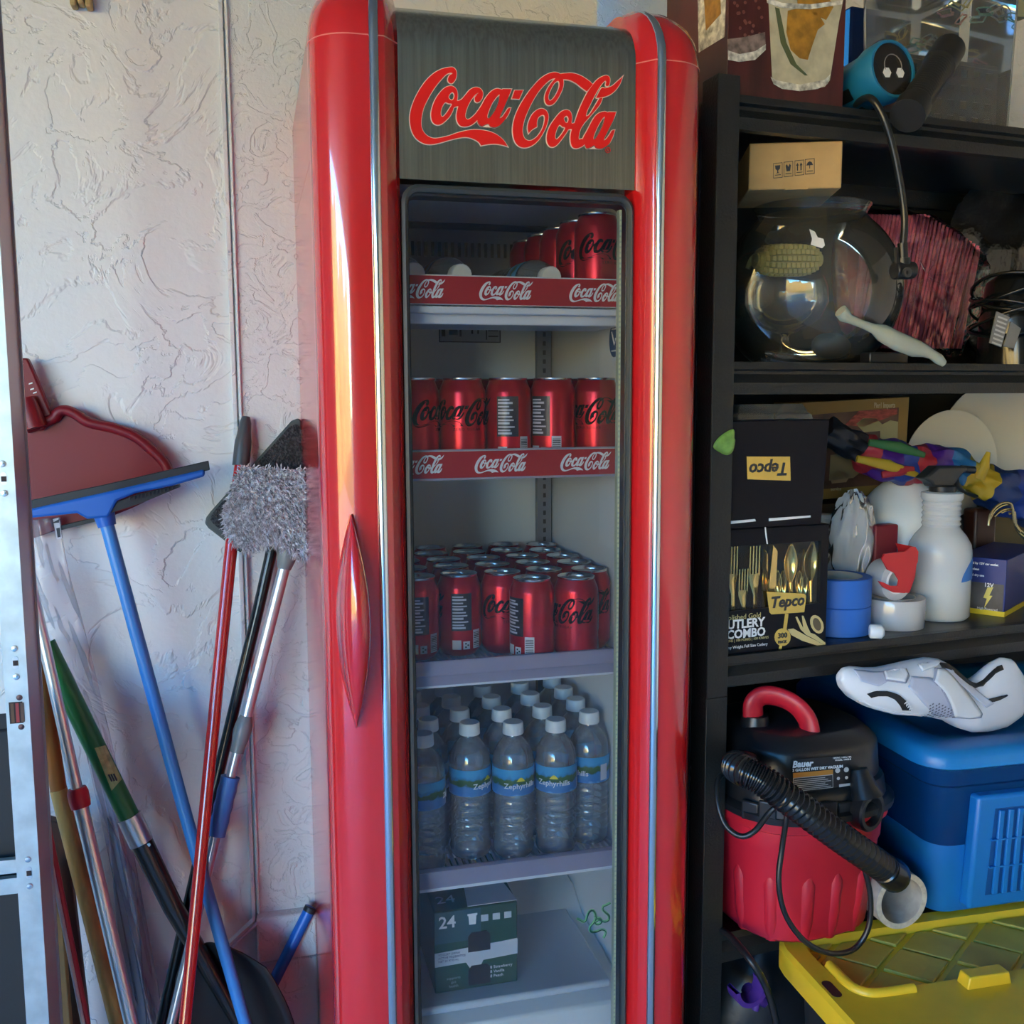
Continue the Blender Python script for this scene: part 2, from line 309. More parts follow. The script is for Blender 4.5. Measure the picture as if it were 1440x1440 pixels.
for sec, xi, xo, in ((LSEC, .1905, FXL), (RSEC, .506, FXR)):
    mbp = MB(); mbp.loft([[roll(x, y, z, xi, xo) for x, y in sec] for z in (.10, .7, 1.3, Z0-.0006)])
    fb(mbp, 'door_pillar', RED, smooth=50)
    mbp = MB(); mbp.loft([[roll(x, y, z, xi, xo) for x, y in sec] for z in heights(Z0-.0005, 2)])
    fb(mbp, 'pillar_cap', RED, smooth=50)
    mbp = MB(); cxs = sum(p[0] for p in sec)/len(sec); mbp.loft([[Vector((x+(x-cxs)*.006, y-.0003, z)) for x, y in sec] for z in (Z0-.0013, Z0+.0001)]); fb(mbp, 'seam_highlight', mat('seam_highlight_pink', (.75, .20, .16), .3), smooth=50)  # pink ring paints the bright edge highlight along the cap seam
for x0, x1, xi, xo in ((.1515, .1645, .1905, FXL), (.5275, .5405, .506, FXR)):
    mbp = MB(); c = (x0+x1)/2; h = (x1-x0)/2
    mbp.loft([[roll(c+h*math.cos(R(a)), FY+.001-(.006*math.sin(R(a)) if a else 0), z, xi, xo) for a in (0, 20, 45, 70, 90, 110, 135, 160, 180)] for z in [.1, .6, 1.1, 1.6]+heights(Z0, 2)])
    fb(mbp, 'chrome_strip', CHROME, smooth=60)
# stainless header with the raised script logo
PX0, PX1 = .1905, .506
WZ1 = 1.686       # window opening top
hz = [WZ1+.006, 1.75, 1.80]+heights(Z0, 2, .062)
hd = MB(); hd.loft([[roll(x, 1.287 if k == 0 else 1.32, z, 0, None, .062) for x, k in ((PX0, 0), (PX1, 0), (PX1, 1), (PX0, 1))] for z in hz])
header = fb(hd, 'header_panel', STEEL, smooth=50)
for nm, ext, off, mt in (('logo_outline', .0006, .0009, PALE), ('logo_letters', .0011, 0, LOGORED)):
    lo = link(nm, logo_mesh(LW, ext, off, 4, .00002), mt, header); lo.location = Vector((LCX, 1.2865, LCZ))-OF; lo.rotation_euler = (PI/2, 0, 0)
rg = MB().lathe([(.0030, 0), (.0036, 0), (.0036, .0006), (.0030, .0006)], 20, at(855, 211, 1.286), Matrix.Rotation(PI/2, 3, 'X')); fb(rg, 'registered_ring', LOGORED, header)
text('registered_letter', 'R', .0045, LOGORED, header, at(853.5, 212.5, 1.2858)-OF)
# rounded black gasket round the window, glass pane, kick panel
def rrect(x0, x1, z0, z1, r, n=6):
    P = []
    for cx, cz, a in ((x1-r, z1-r, 0), (x0+r, z1-r, 90), (x0+r, z0+r, 180), (x1-r, z0+r, 270)):
        for i in range(n+1): t = R(a+90*i/n); P.append((cx+r*math.cos(t), cz+r*math.sin(t)))
    return P
GZ0 = .30
o1 = rrect(PX0+.0015, PX1-.0015, GZ0, WZ1, .022); i1 = rrect(PX0+.0095, PX1-.0075, GZ0+.009, WZ1-.009, .015)
gk = MB(); gk.loft([[Vector((x, y, z)) for x, z in P] for P, y in ((o1, 1.32), (o1, 1.286), ([((a[0]+b[0])/2, (a[1]+b[1])/2) for a, b in zip(o1, i1)], 1.2835), (i1, 1.287), (i1, 1.32))], caps=False)
fb(gk, 'window_gasket', mat('gasket_grey', (.045, .05, .05), .35), smooth=50)
pn = MB(); pn.loft([[Vector((x, y, z)) for x, z in rrect(PX0+.008, PX1-.007, GZ0+.007, WZ1-.007, .015)] for y in (1.2905, 1.2945)])
fb(pn, 'glass_pane', clear('door_glass', (.975, .98, .99), .9, .0, haze=.006, hazecol=(.55, .5, .85)), smooth=30)
fb(MB().b2((PX0, 1.287, .10), (PX1, 1.32, GZ0+.004)), 'kick_panel', STEEL)
# door back frame, black inner edge
ib = rrect(PX0+.012, PX1-.0085, GZ0+.012, WZ1-.012, .012)
bf = MB(); bf.loft([[Vector((x, y, z)) for x, z in P] for P, y in ((i1, 1.2955), (ib, 1.296), (ib, 1.325), (i1, 1.325))], caps=False); fb(bf, 'inner_frame', BLK)
ls = MB().b2((.4890, 1.2985, .32), (.4925, 1.308, 1.668)); led = fb(ls, 'light_strip', mat('strip_plastic', (.55, .62, .45), .4))
bd = MB()
for i in range(188): bd.box((.4907, 1.2982, .33+i*.0071), (.0022, .0012, .0042))
fb(bd, 'diode', mat('diode', (.75, .8, .5), .3), led)
# cabinet and liner
IX0, IX1, IY1 = .150, .5305, 1.748
cb = MB()
cb.b2((FXL+.001, 1.330, .10), (IX0, 1.7950, 1.7195)).b2((IX1, 1.330, .10), (FXR-.001, 1.7950, 1.7195)).b2((IX0, IY1, .40), (IX1, 1.7950, 1.7195))
cb.b2((IX0, 1.330, .10), (IX1, 1.7950, .40))
fb(cb, 'cabinet', REDSIDE)
tp = MB(); tp.loft([[Vector((x, y, z)) for x, y in ((FXL+.001+i, 1.335+i*.3), (FXR-.001-i, 1.335+i*.3), (FXR-.001-i, 1.7950), (FXL+.001+i, 1.7950))] for z, i in ((1.72, 0), (1.87, 0), (1.887, .003), (1.902, .010), (1.912, .022), (1.915, .04))])
fb(tp, 'cabinet_top', REDSIDE, smooth=50)
ln = MB().b2((IX0, 1.331, .40), (IX0+.004, IY1, 1.72)).b2((IX1-.004, 1.331, .40), (IX1, IY1, 1.72)).b2((IX0, IY1-.004, .40), (IX1, IY1, 1.72)).b2((IX0, 1.331, 1.706), (IX1, IY1, 1.72))
liner = fb(ln, 'liner', LINER, smooth=0)
fl = MB(); zf = .528      # stepped liner floor
fl.prism([(1.332, .40), (1.332, zf-.022), (1.36, zf-.012), (1.45, zf-.004), (1.55, zf+.002), (1.60, zf+.03), (1.745, zf+.03), (1.745, .40)], (IX0+.004, 0, 0), (0, 1, 0), (0, 0, 1), (IX1-IX0-.008, 0, 0))
fb(fl, 'liner_floor', LINER, bevel=.004)
fb(MB().b2((.19, 1.345, .41), (IX1-.01, 1.365, zf-.045)).b2((.158, 1.340, zf-.004), (IX1-.03, 1.60, zf+.008)), 'drain_tray', mat('tray_white', (.66, .7, .76), .35), bevel=.004)
# evaporator cover with two rows of vent slots
fc = MB(); zv = [at(680, y, 1.70).z for y in (440, 362, 342, 322, 305, 280, 262)]
GR = mat('grille_grey', (.22, .23, .26), .5)
fb(MB().b2((IX0+.004, 1.705, zv[0]), (IX1-.03, 1.74, zv[3]-.002)).b2((IX0+.004, 1.67, zv[3]+.002), (IX1-.03, 1.74, 1.706)), 'evaporator_cover', GR, bevel=.002)
for zz0, zz1, yy in ((zv[1], zv[2], 1.7045), (zv[4], zv[5], 1.6695)):
    for i in range(26):
        x = .20+i*.0115
        o = fb(MB().b2((x, yy-.002, zz0), (x+.0052, yy+.002, zz1)), 'vent_slot', BLK, smooth=0)
# shelf rails in the back corners
for x in (.497,):
    ra = MB().b2((x, 1.728, .55), (x+.026, 1.742, 1.56)); rail = fb(ra, 'shelf_rail', mat('rail_grey', (.20, .21, .24), .4, .6))
    hs = MB()
    for i in range(60): hs.b2((x+.0105, 1.7265, .58+i*.016), (x+.0155, 1.7285, .588+i*.016))
    fb(hs, 'rail_hole', BLK, rail, smooth=0)
# shelves
LIPC = clear('shelf_lip_plastic', (.85, .82, .95), .8, .15, haze=.55, hazecol=(.72, .68, .86))
WIRE = mat('shelf_white', (.72, .74, .80), .4)
SHELVES = [(1.556, 1.5425, 1.580), (1.323, 1.3085, 1.3455), (1.035, 1.017, 1.053), (.727, .7185, .750)]
signs = logo_mesh(.0755, .0003, 0, 3)
for si, (zd, zl0, zl1) in enumerate(SHELVES):
    dk = MB()
    for i in range(40): dk.box((IX0+.011+i*.0092, 1.535, zd-.0035), (.0038, .37, .007))
    for y in (1.345, 1.44, 1.54, 1.64, 1.715): dk.box(((IX0+IX1)/2, y, zd-.010), (IX1-IX0-.014, .006, .008))
    sh = fb(dk, 'shelf', WIRE, smooth=0)
    if si < 2:
        fb(MB().b2((IX0+.008, 1.3375, zl0-.001), (IX1-.006, 1.3415, zl1+.001)), 'shelf_lip', WIRE, sh)
        sg = fb(MB().b2((IX0+.008, 1.3345, zl0), (IX1-.006, 1.3370, zl1-.001)), 'sign_strip', SIGNRED, sh, smooth=0)
        for k in (-1, 0, 1):
            px = (712, 705)[si]+k*(125, 119)[si]; py = (410, 652.5)[si]
            p = at(px, py, 1.334)
            lo = link('sign_logo', signs, LOGOWHITE, sg); lo.location = Vector((p.x, 1.3342, (zl0+zl1)/2))-OF; lo.rotation_euler = (PI/2, 0, 0)
        if si == 0:
            fb(MB().b2((IX0+.008, 1.333, zl0-.013), (IX1-.006, 1.3415, zl0-.003)).b2((IX0+.008, 1.35, zl0-.026), (IX1-.02, 1.46, zl0-.004)), 'lip_underside', WIRE, sh, bevel=.002)
        else:
            fb(MB().b2((IX0+.008, 1.333, zl0-.003), (IX1-.006, 1.3415, zl0)).b2((IX0+.008, 1.333, zl1), (IX1-.006, 1.3415, zl1+.002)), 'lip_edge', LIPC, sh)
    else:
        prof = [(1.341, zl0), (1.336, zl0+.001), (1.335, zl0+.014), (1.3325, zl0+.016), (1.3325, zl1-.004), (1.335, zl1), (1.341, zl1)] if si == 2 else [(1.345, zl0), (1.338, zl0+.001), (1.332, zl1-.008), (1.330, zl1-.002), (1.336, zl1), (1.345, zl1-.003)]
        lp = MB(); lp.prism(prof, (IX0+.008, 0, 0), (0, 1, 0), (0, 0, 1), (IX1-IX0-.014, 0, 0)); fb(lp, 'shelf_lip', LIPC, sh, smooth=50)
        fb(MB().b2((IX0+.008, 1.341, zl0-.004), (IX1-.006, 1.35, zd-.008)), 'front_rail', WIRE, sh, bevel=.001)
# handle: long pointed grip on the left pillar
za, zb = at(500, 1034, 1.235).z, at(494, 727, 1.235).z
hn = MB(); rings = []
for i in range(33):
    t = i/32; s = max(.02, math.sin(PI*t))**.85; z = za+(zb-za)*t; cx = .1175; wd = .021*s; dp = .004+.040*s
    ring = []
    for a in range(0, 360, 18):
        c, sn = math.cos(R(a)), math.sin(R(a)); y = FY+.010-(dp+.010)*max(0, sn)**.75 if sn > 0 else FY+.010
        ring.append(Vector((cx+wd*(abs(c)**.9)*(1 if c > 0 else -1)+.004*s*max(0, sn), y, z)))
    rings.append(ring)
hn.loft(rings); fb(hn, 'door_handle', mat('handle_red', (.55, .008, .016), .25, coat=1), smooth=50)
for zm in (za+.06, zb-.06): fb(MB().b2((.112, FY-.014, zm-.015), (.126, FY+.006, zm+.015)), 'handle_mount', BLKP)
for x in (FXL+.05, FXR-.05):
    for y in (1.36, 1.74): fb(MB().lathe([(.02, 0), (.022, .02), (.015, .10)], 14, (x, y, 0), caps=True), 'foot', BLKP)
# stickers: pictogram sheet on the back wall, oval tick on the side wall, green three-snake sign on the glass side
INK = mat('print_ink', (.03, .03, .035), .6)
p0, p1 = at(617, 440, 1.742), at(704, 482, 1.742)
stk = fb(MB().b2((p0.x, 1.7425, p1.z), (p1.x, 1.744, p0.z)), 'pictogram_sheet', mat('sheet_grey', (.42, .44, .47), .6), smooth=0)
pm = MB(); W_ = p1.x-p0.x; Hh = p0.z-p1.z
for a, b in (((0, 0), (1, .03)), ((0, .97), (1, 1)), ((0, 0), (.015, 1)), ((.985, 0), (1, 1)), ((.76, .1), (.775, .95)), ((.04, .2), (.1, .9)), ((.16, .25), (.30, .9)), ((.33, .2), (.36, .95)), ((.40, .5), (.48, .8)), ((.52, .3), (.55, .8)), ((.60, .55), (.70, .62)), ((.62, .3), (.64, .8)), ((.8, .2), (.96, .24)), ((.8, .4), (.96, .44)), ((.8, .6), (.96, .66)), ((.8, .8), (.9, .84))):
    pm.b2((p0.x+a[0]*W_, 1.7415, p1.z+a[1]*Hh), (p0.x+b[0]*W_, 1.743, p1.z+b[1]*Hh))
fb(pm, 'pictogram', INK, stk, smooth=0)
pc = at(864, 478, 1.36); xs = IX1-.0045
yy = xs/ray(864, 478).x*ray(864, 478).y; zc = EYE+ray(864, 478).z*xs/ray(864, 478).x
ov = MB(); ov.loft([[Vector((x, yy+.021*math.cos(R(a)), zc+.0255*math.sin(R(a)))) for a in range(0, 360, 15)] for x in (xs+.0003, xs-.0006)])
ovo = fb(ov, 'oval_sticker', mat('sticker_blue', (.02, .09, .22), .4))
tk = MB().tube([(xs-.0009, yy-.008, zc+.002), (xs-.0009, yy-.003, zc-.007), (xs-.0009, yy+.009, zc+.012)], .0013, 6, True); fb(tk, 'tick_mark', WHITE, ovo)
for zz in (.016, -.016): fb(MB().b2((xs-.001, yy-.010, zc+zz-.0012), (xs-.0005, yy+.010, zc+zz+.0012)), 'sticker_text', WHITE, ovo, smooth=0)
GRN = mat('snake_green', (.006, .10, .035), .5); GRL = mat('snake_halo', (.35, .75, .35), .5)
def on_side(x, y): return at(x, y, 1.2972)
SN = [[(550+x/3.2, 1140+y/3.2) for x, y in L] for L in (
 [(838, 488), (852, 494), (866, 502), (878, 494), (884, 474), (895, 454), (908, 450), (918, 462), (922, 480), (916, 498), (905, 512)],
 [(988, 416), (970, 426), (956, 432), (954, 446), (966, 460), (981, 474), (980, 492), (964, 501), (946, 496), (930, 486), (918, 474)],
 [(957, 574), (966, 556), (964, 542), (948, 536), (928, 544), (908, 548), (896, 540), (897, 524), (908, 510), (926, 498), (944, 488)],
 [(915, 500), (925, 488), (940, 486), (948, 498), (940, 510), (925, 512), (915, 500)])]
for i, L in enumerate(SN):
    pts = [on_side(x, y) for x, y in catmull(L, False, 4)]; n = len(pts)
    o = fb(MB().tube(pts, [.0014*(1-.5*abs(2*k/(n-1)-1)) for k in range(n)], 6), 'snake_emblem', GRN)
    fb(MB().tube([p+Vector((0, .0012, 0)) for p in pts], .0020, 6), 'emblem_halo', GRL, o)
# ------------------------------------------------------------------ cans
def settle(P, r, y0, y1, x0=IX0+.0045, x1=IX1-.0045, it=1200):
    P = [Vector((p[0], p[1])) for p in P]
    for _ in range(it):
        for i in range(len(P)):
            for j in range(i):
                d = P[i]-P[j]; l = d.length
                if l < 2*r: d = (d/l if l > 1e-6 else Vector((1, 0)))*((2*r-l)*.5); P[i] += d; P[j] -= d
        for p in P: p.x = max(x0+r, min(x1-r, p.x)); p.y = max(y0+r, min((1.7255 if p.x > .455 else y1)-r, p.y))
    return P
CANR = mat('can_red', (.50, .006, .022), .28, .55)
CANBLK = mat('can_black', (.004, .003, .005), .6, spec=.15)
PANEL = mat('can_panel', (.03, .028, .04), .3, .3); LINEW = mat('can_print', (.62, .6, .66), .4)
def band(r, a0, a1, z0, z1, n=6, t=.0003):      # a patch bent round the can, angle 0 = front (-y)
    mb = MB(); rings = []
    mb.grid(lambda i, j: Vector((r*math.sin(R(a0+(a1-a0)*i)), -r*math.cos(R(a0+(a1-a0)*i)), z0+(z1-z0)*j)), n, 1)
    return mb
can = thing('soda_can', 'x', 'can')
MB().lathe([(.0, .004), (.018, .003), (.0235, 0), (.0255, .001), (.0295, .007), (.0328, .013), (.033, .016), (.033, .1005), (.0322, .105), (.0275, .1165), (.0268, .119)], 28).build('can_body', CANR, can, smooth=40)
lid = MB().lathe([(.0268, .1185), (.0276, .1195), (.0276, .1215), (.0268, .122), (.0255, .1212), (.0248, .1165), (.023, .1155), (.0, .116)], 28).build('lid', ALU, can, smooth=50)
tb = MB().box((0, -.004, .1172), (.014, .022, .0014)).lathe([(.0, .1178), (.003, .1186), (.004, .116)], 10); tb.build('pull_tab', ALU, lid, bevel=.0006)
lm_ = wrap(logo_mesh(.112, .0001, .0003, 3), .033, .074); logo_part = link('logo_print', lm_, CANBLK, can)
zt = wrap(text_mesh('ZERO SUGAR', .0055, align='CENTER', space=1.3), .033, .049); link('zero_text', zt, CANBLK, can)
nz = band(.0333, 118, 172, .040, .096, 8).build('nutrition_panel', PANEL, can, smooth=60)
lb = MB()
for i in range(11):
    z = .043+i*.0047; a1 = 118+54*random.uniform(.55, .95)
    g = band(.0336, 121, a1, z, z+(.0021 if i % 3 else .0030), 6); lb.add(g.v, g.f)
lb.build('panel_line', LINEW, nz, smooth=0)
bc = band(.0334, 176, 200, .012, .040, 4).build('barcode', LINEW, can, smooth=60)
bl = MB()
for i in range(9): g = band(.0336, 178, 198, .0145+i*.0026, .0145+i*.0026+random.uniform(.0006, .0016), 4); bl.add(g.v, g.f)
bl.build('barcode_bar', INK, bc, smooth=0)
rc = band(.0334, 148, 166, .012, .024, 4); g = band(.0334, 120, 143, .012, .026, 4); rc.add(g.v, g.f); rc.build('recycle_label', LINEW, can, smooth=60)
rs = MB()
for a in (0, 120, 240):
    aa = R(a); g = band(.0336, 157+4*math.cos(aa)-2.2, 157+4*math.cos(aa)+2.2, .018+.003*math.sin(aa)-.0012, .018+.003*math.sin(aa)+.0012, 1); rs.add(g.v, g.f)
rs.build('recycle_mark', INK, can, smooth=0)
CH = tree_map()
plain = None
NEW = []
ndup = [0]
def put_can(x, y, z, rz, label, group, detail=True):
    if detail:
        o = can if ndup[0] == 0 else copy_tree(can, None, CH); ndup[0] += 1
    else:
        o = can.copy(); COL.objects.link(o)
        for k in CH[can.name]:
            if k.name.split('.')[0] in ('can_body', 'lid'): copy_tree(k, o, CH)
    o.location = (x, y, z); o.rotation_euler = (0, 0, R(rz)); o['label'] = label; o['category'] = 'can'; o['group'] = group
# shelf with the packed block: rows read off the lids
Z3 = 1.157
block = [(594,809,-150,1),(638.7,805.5,-150,1),(707.5,802.5,22,1),(779.5,810,150,1),(839,808,-62,1)]
rows = [[(140,1190),(350,1178),(577,1167),(858,1197),(1085,1188)], [(278,1138),(525,1128),(797,1157),(1020,1148)], [(80,1150),(235,1100),(445,1095),(735,1117),(950,1108)], [(70,1110),(215,1065),(410,1060),(655,1080),(888,1073)], [(605,1047),(800,1040),(60,1075)]]
names = ['second row', 'third row', 'fourth row', 'fifth row', 'rearmost row']
FRONT = ('red soda can with dark nutrition panel, cut off by the door frame, packed block', 'red soda can showing dark nutrition panel and barcode, front of packed block', 'red soda can set back with black script facing out, front of packed block', 'red soda can with barcode and side lettering facing out, front of packed block', 'red soda can in the corner by the side wall, front of packed block')
COLS = ('column beside the side wall', 'second column from the side wall', 'third column from the side wall', 'fourth column from the side wall', 'fifth column from the side wall')
pts = [atz(px, py, Z3) for px, py, rz, d in block]+[atz(550+x/4, 500+y/4, Z3) for row in rows for x, y in row]
pts = settle(pts, .0332, 1.3415, 1.7435)
for k, (px, py, rz, d) in enumerate(block): put_can(pts[k].x, pts[k].y, 1.035, rz, FRONT[k], 'cans packed on the third shelf')
k = 5
for row, nm in zip(rows, names):
    for x, y in row:
        p = pts[k]; k += 1; colm = min(4, max(0, round((.4905-p.x)/.0668)))
        put_can(p.x, p.y, 1.035, random.uniform(-60, 60), 'red soda can, %s of packed block, %s' % (nm, COLS[colm]), 'cans packed on the third shelf', nm == 'second row')
# second shelf: one row in view
sec = ((590, 80, 'red soda can cut off by the door frame on the second shelf'), (651, 0, 'red soda can with black script, second shelf, next to the half-hidden one'), (713, 200, 'red soda can with barcode facing out, middle of the second shelf'), (776, 165, 'red soda can with large pale nutrition panel, second shelf'), (835, -42, 'red soda can beside the side wall on the second shelf'))
for (px, rz, nm), p in zip(sec, settle([(at(q[0], 580, 1.383).x, 1.383) for q in sec], .0332, 1.3498, 1.4162)): put_can(p.x, p.y, 1.323, rz, nm, 'cans on the second shelf')
for i in range(5): put_can(.2215+i*.0668, 1.4525, 1.323, 180+20*i, 'rear row soda can on the second shelf, %s' % ('behind the half-hidden can', 'behind the black script can', 'behind the barcode can', 'behind the pale panel can', 'beside the side wall')[i], 'cans on the second shelf', False)
# top shelf: a single file going back along the side wall
for i, px in enumerate((840, 800, 779, 762, 747)):
    yv = 1.395+i*.0672; x = .4915-.0068*i
    put_can(x, yv, 1.556, (28, 20, 70, -30, 10)[i], ('red soda can with black script leading the file on the top shelf', 'second red soda can in the file on the top shelf', 'third red soda can in the file on the top shelf', 'fourth red soda can in the file on the top shelf', 'last red soda can in the file on the top shelf')[i], 'cans on the top shelf', i < 3)
# ------------------------------------------------------------------ water bottles
PET = clear('bottle_plastic', (.93, .97, 1.0), 2.2, .04, haze=.22, hazecol=(.90, .95, 1.0), ior=1.5)
def label_mat():
    m = bpy.data.materials.new('bottle_label'); m.use_nodes = True; t = m.node_tree; N = t.nodes; b = N['Principled BSDF']; b.inputs['Roughness'].default_value = .35
    tc = N.new('ShaderNodeTexCoord'); sp = N.new('ShaderNodeSeparateXYZ'); t.links.new(tc.outputs['Object'], sp.inputs[0])
    nz = N.new('ShaderNodeTexNoise'); nz.inputs['Scale'].default_value = 70; t.links.new(tc.outputs['Object'], nz.inputs[0])
    ma = N.new('ShaderNodeMath'); ma.operation = 'MULTIPLY_ADD'; ma.inputs[1].default_value = .022; t.links.new(nz.outputs[0], ma.inputs[0]); t.links.new(sp.outputs[2], ma.inputs[2])
    mr = N.new('ShaderNodeMapRange'); mr.inputs['From Min'].default_value = .099; mr.inputs['From Max'].default_value = .141; t.links.new(ma.outputs[0], mr.inputs[0])
    cr = N.new('ShaderNodeValToRGB'); E = cr.color_ramp.elements; E[0].position = .0; E[0].color = (.03, .16, .45, 1); E[1].position = 1; E[1].color = (.05, .35, .65, 1)
    for p, c in ((.2, (.25, .5, .75)), (.3, (.05, .2, .5)), (.62, (.06, .22, .5)), (.68, (.03, .10, .02)), (.86, (.06, .14, .03)), (.92, (.03, .25, .5))):
        e = E.new(p); e.color = (*c, 1)
    t.links.new(mr.outputs[0], cr.inputs[0]); t.links.new(cr.outputs[0], b.inputs['Base Color']); return m
LBL = label_mat()
bt = thing('water_bottle', 'x', 'bottle')
pf = [(0, .006), (.018, .004), (.027, 0), (.0305, .004), (.0315, .012)]
for i in range(7):
    z = .018+i*.0115; pf += [(.0315-.0012*abs(i-3)*.2, z), (.0292-.0012*(i in (2, 3, 4)), z+.0045), (.0312, z+.0085)]
pf += [(.0318, .099), (.0312, .101), (.0312, .139), (.0318, .141), (.0316, .147), (.029, .160), (.023, .172), (.0145, .181), (.0122, .184), (.0122, .187), (.0145, .188), (.0145, .190), (.0118, .191)]
bb = MB().lathe(pf, 28); bb.v = [p+Vector((math.sin(p.z*260+math.atan2(p.y, p.x)*2)*.0006*(.012 < p.z < .1), 0, 0)) for p in bb.v]
bb.build('bottle_body', PET, bt, smooth=60)
wt = MB().lathe([(0, .008), (.026, .006), (.0285, .02), (.0285, .098), (.0295, .14), (.028, .157), (.021, .170), (0, .1701)], 24).build('water', clear('water', (.93, .97, .99), 1.2, .02, haze=.04, ior=1.33), bt, smooth=50)
cp = MB()
rg_ = []
for z, r in ((.187, .0), (.187, .0152), (.188, .0157), (.2035, .0150), (.205, .0138), (.205, 0)):
    rg_.append([Vector(((r+(.0004 if k % 2 else 0))*math.cos(2*PI*k/40), (r+(.0004 if k % 2 else 0))*math.sin(2*PI*k/40), z)) for k in range(40)])
cp.loft(rg_, caps=False).build('bottle_cap', WHITE, bt, smooth=40)
lab = MB().lathe([(.0322, .100), (.0323, .120), (.0322, .140)], 32).build('label', LBL, bt, smooth=60)
st = link('label_name', wrap(text_mesh('Zephyrhills', .0115, align='CENTER', off=.0001), .0325, .1115), LOGOWHITE, lab)
sb_ = MB(); sb_.grid(lambda i, j: Vector((.0327*math.sin((-12+24*i)*PI/180*1.0), -.0327*math.cos((-12+24*i)*PI/180), .122+.0001+.0062*j*math.sin(max(.02, i)*PI))), 10, 2); sb_.build('label_sun', mat('label_sun', (.85, .7, .05), .5), lab, smooth=0)
bcd = band(.0326, 80, 104, .103, .128, 4).build('label_barcode', LINEW, lab, smooth=60)
CH = tree_map(); nb = [0]
def put_bottle(x, y, rz, label):
    o = bt if nb[0] == 0 else copy_tree(bt, None, CH); nb[0] += 1
    o.location = (x, y, .727); o.rotation_euler = (0, 0, R(rz)); o['label'] = label; o['category'] = 'bottle'; o['group'] = 'water bottles on the fourth shelf'
C5 = ('beside the side wall', 'second from the side wall', 'third from the side wall', 'fourth from the side wall', 'by the door frame side')
BP = [(1138,1040,-65,'water bottle with barcode on its label, front row, against the side wall'),(930,1075,-22,'water bottle with shifted script label, front row, second from the side wall'),(692,1093,6,'water bottle with label name in full view, middle of the front row'),(455,1097,42,'water bottle with label name cut short, front row, left of the full label'),(180,1160,95,'water bottle cut off by the door frame, front row')]
BP += [(x, y, None, 'clear water bottle with white cap, second row, %s' % C5[i]) for i, (x, y) in enumerate(((1078,970),(860,1000),(633,1020),(404,1023),(237,1085)))]
BP += [(x, y, None, 'clear water bottle with white cap, third row, %s' % C5[i]) for i, (x, y) in enumerate(((1008,900),(805,930),(590,950),(350,950),(185,1010)))]
BP += [(x, y, None, 'clear water bottle with white cap, rearmost row, %s' % C5[i]) for i, (x, y) in enumerate(((948,850),(748,870),(538,890),(318,895),(120,930)))]
BQ = settle([atz(550+q[0]/4, 740+q[1]/4, .932) for q in BP], .0329, 1.347, 1.7435)
for (x, y, rz, lb_), p in zip(BP, BQ): put_bottle(p.x, p.y, random.uniform(0, 360) if rz is None else rz, lb_)
# bottles lying on the top shelf, caps towards the door
for i, (px, bx, rz, lb_) in enumerate(((616, .200, 7, 'water bottle lying on the top shelf beside the door frame side'), (664, .2665, 7, 'water bottle lying on the top shelf between two others'), (777, .400, 6.4, 'water bottle lying on the top shelf next to the file of cans'))):
    o = copy_tree(bt, None, CH); o['label'] = lb_; o['category'] = 'bottle'; o['group'] = 'bottles lying on the top shelf'
    o.rotation_euler = (R(90), 0, R(rz)); o.location = (bx, 1.392+.205, 1.556+.0325)
# ------------------------------------------------------------------ the multipack carton at the bottom
cl = at(613, 1400, 1.42); c0 = at(612, 1408, 1.372); c1 = at(728, 1392, 1.372); cw = c1.x-c0.x; ch_ = at(670, 1262, 1.42).z-at(670, 1400, 1.42).z
bx = thing('multipack_carton', 'dark green 24-pack drink carton with handle cutouts on the cooler floor', 'carton', ((c0.x+c1.x)/2, 1.372, .5365))
GD = mat('carton_green', (.012, .075, .045), .5); GW = mat('carton_white', (.60, .63, .68), .5); GB = mat('carton_teal', (.03, .10, .12), .5)
ch_ = .128
MB().box((0, .09, ch_/2), (cw, .18, ch_)).build('carton_body', GD, bx, bevel=.002)
MB().box((-cw*.22, -.0006, ch_*.80), (cw*.55, .001, ch_*.38)).build('upper_panel', GB, bx, smooth=0)
wv = [(-.5, .33), (-.5, .50), (.5, .55), (.5, .36), (.08, .34), (.04, .26), (-.08, .26), (-.13, .34)]
MB().prism([(x*cw, z*ch_) for x, z in wv], (0, -.0012, 0), (1, 0, 0), (0, 0, 1), (0, .001, 0)).build('white_band', GW, bx, smooth=0)
for z in (.58, .17):
    MB().prism([(x*.034, z*ch_+y*.017) for x, y in ((-.5, -.9), (.5, -.9), (.5, .5), (.35, .9), (-.35, .9), (-.5, .5))], (.004, -.0018, 0), (1, 0, 0), (0, 0, 1), (0, .0012, 0)).build('handle_hole', BLK, bx, smooth=0)
text('count_text', '24', .026, LOGOWHITE, bx, (-cw*.45, -.0018, ch_*.80), off=.0004)
MB().prism([(-.005, 0), (.005, 0), (.006, .014), (.0075, .014), (.0075, .017), (-.0075, .017), (-.0075, .014), (-.006, .014)], (-.006, -.0018, ch_*.80), (1, 0, 0), (0, 0, 1), (0, .0006, 0)).build('cup_print', LOGOWHITE, bx)
for i, s in enumerate(('8 Strawberry', '8 Vanilla', '8 Peach')): text('flavour_text', s, .0065, LOGOWHITE, bx, (cw*.16, -.0018, ch_*(.22-.055*i)))
for i, s in enumerate(('supports', 'gut', 'health')): text('claim_text', s, .006, mat('pale_text', (.25, .36, .36), .6), bx, (-cw*.28, -.0018, ch_*(.16-.05*i)), align='CENTER')
for i in range(3): MB().box((cw*(.10+.14*i), -.0015, ch_*.86), (.011, .001, .010)).build('cup_photo', GW, bx, smooth=0)
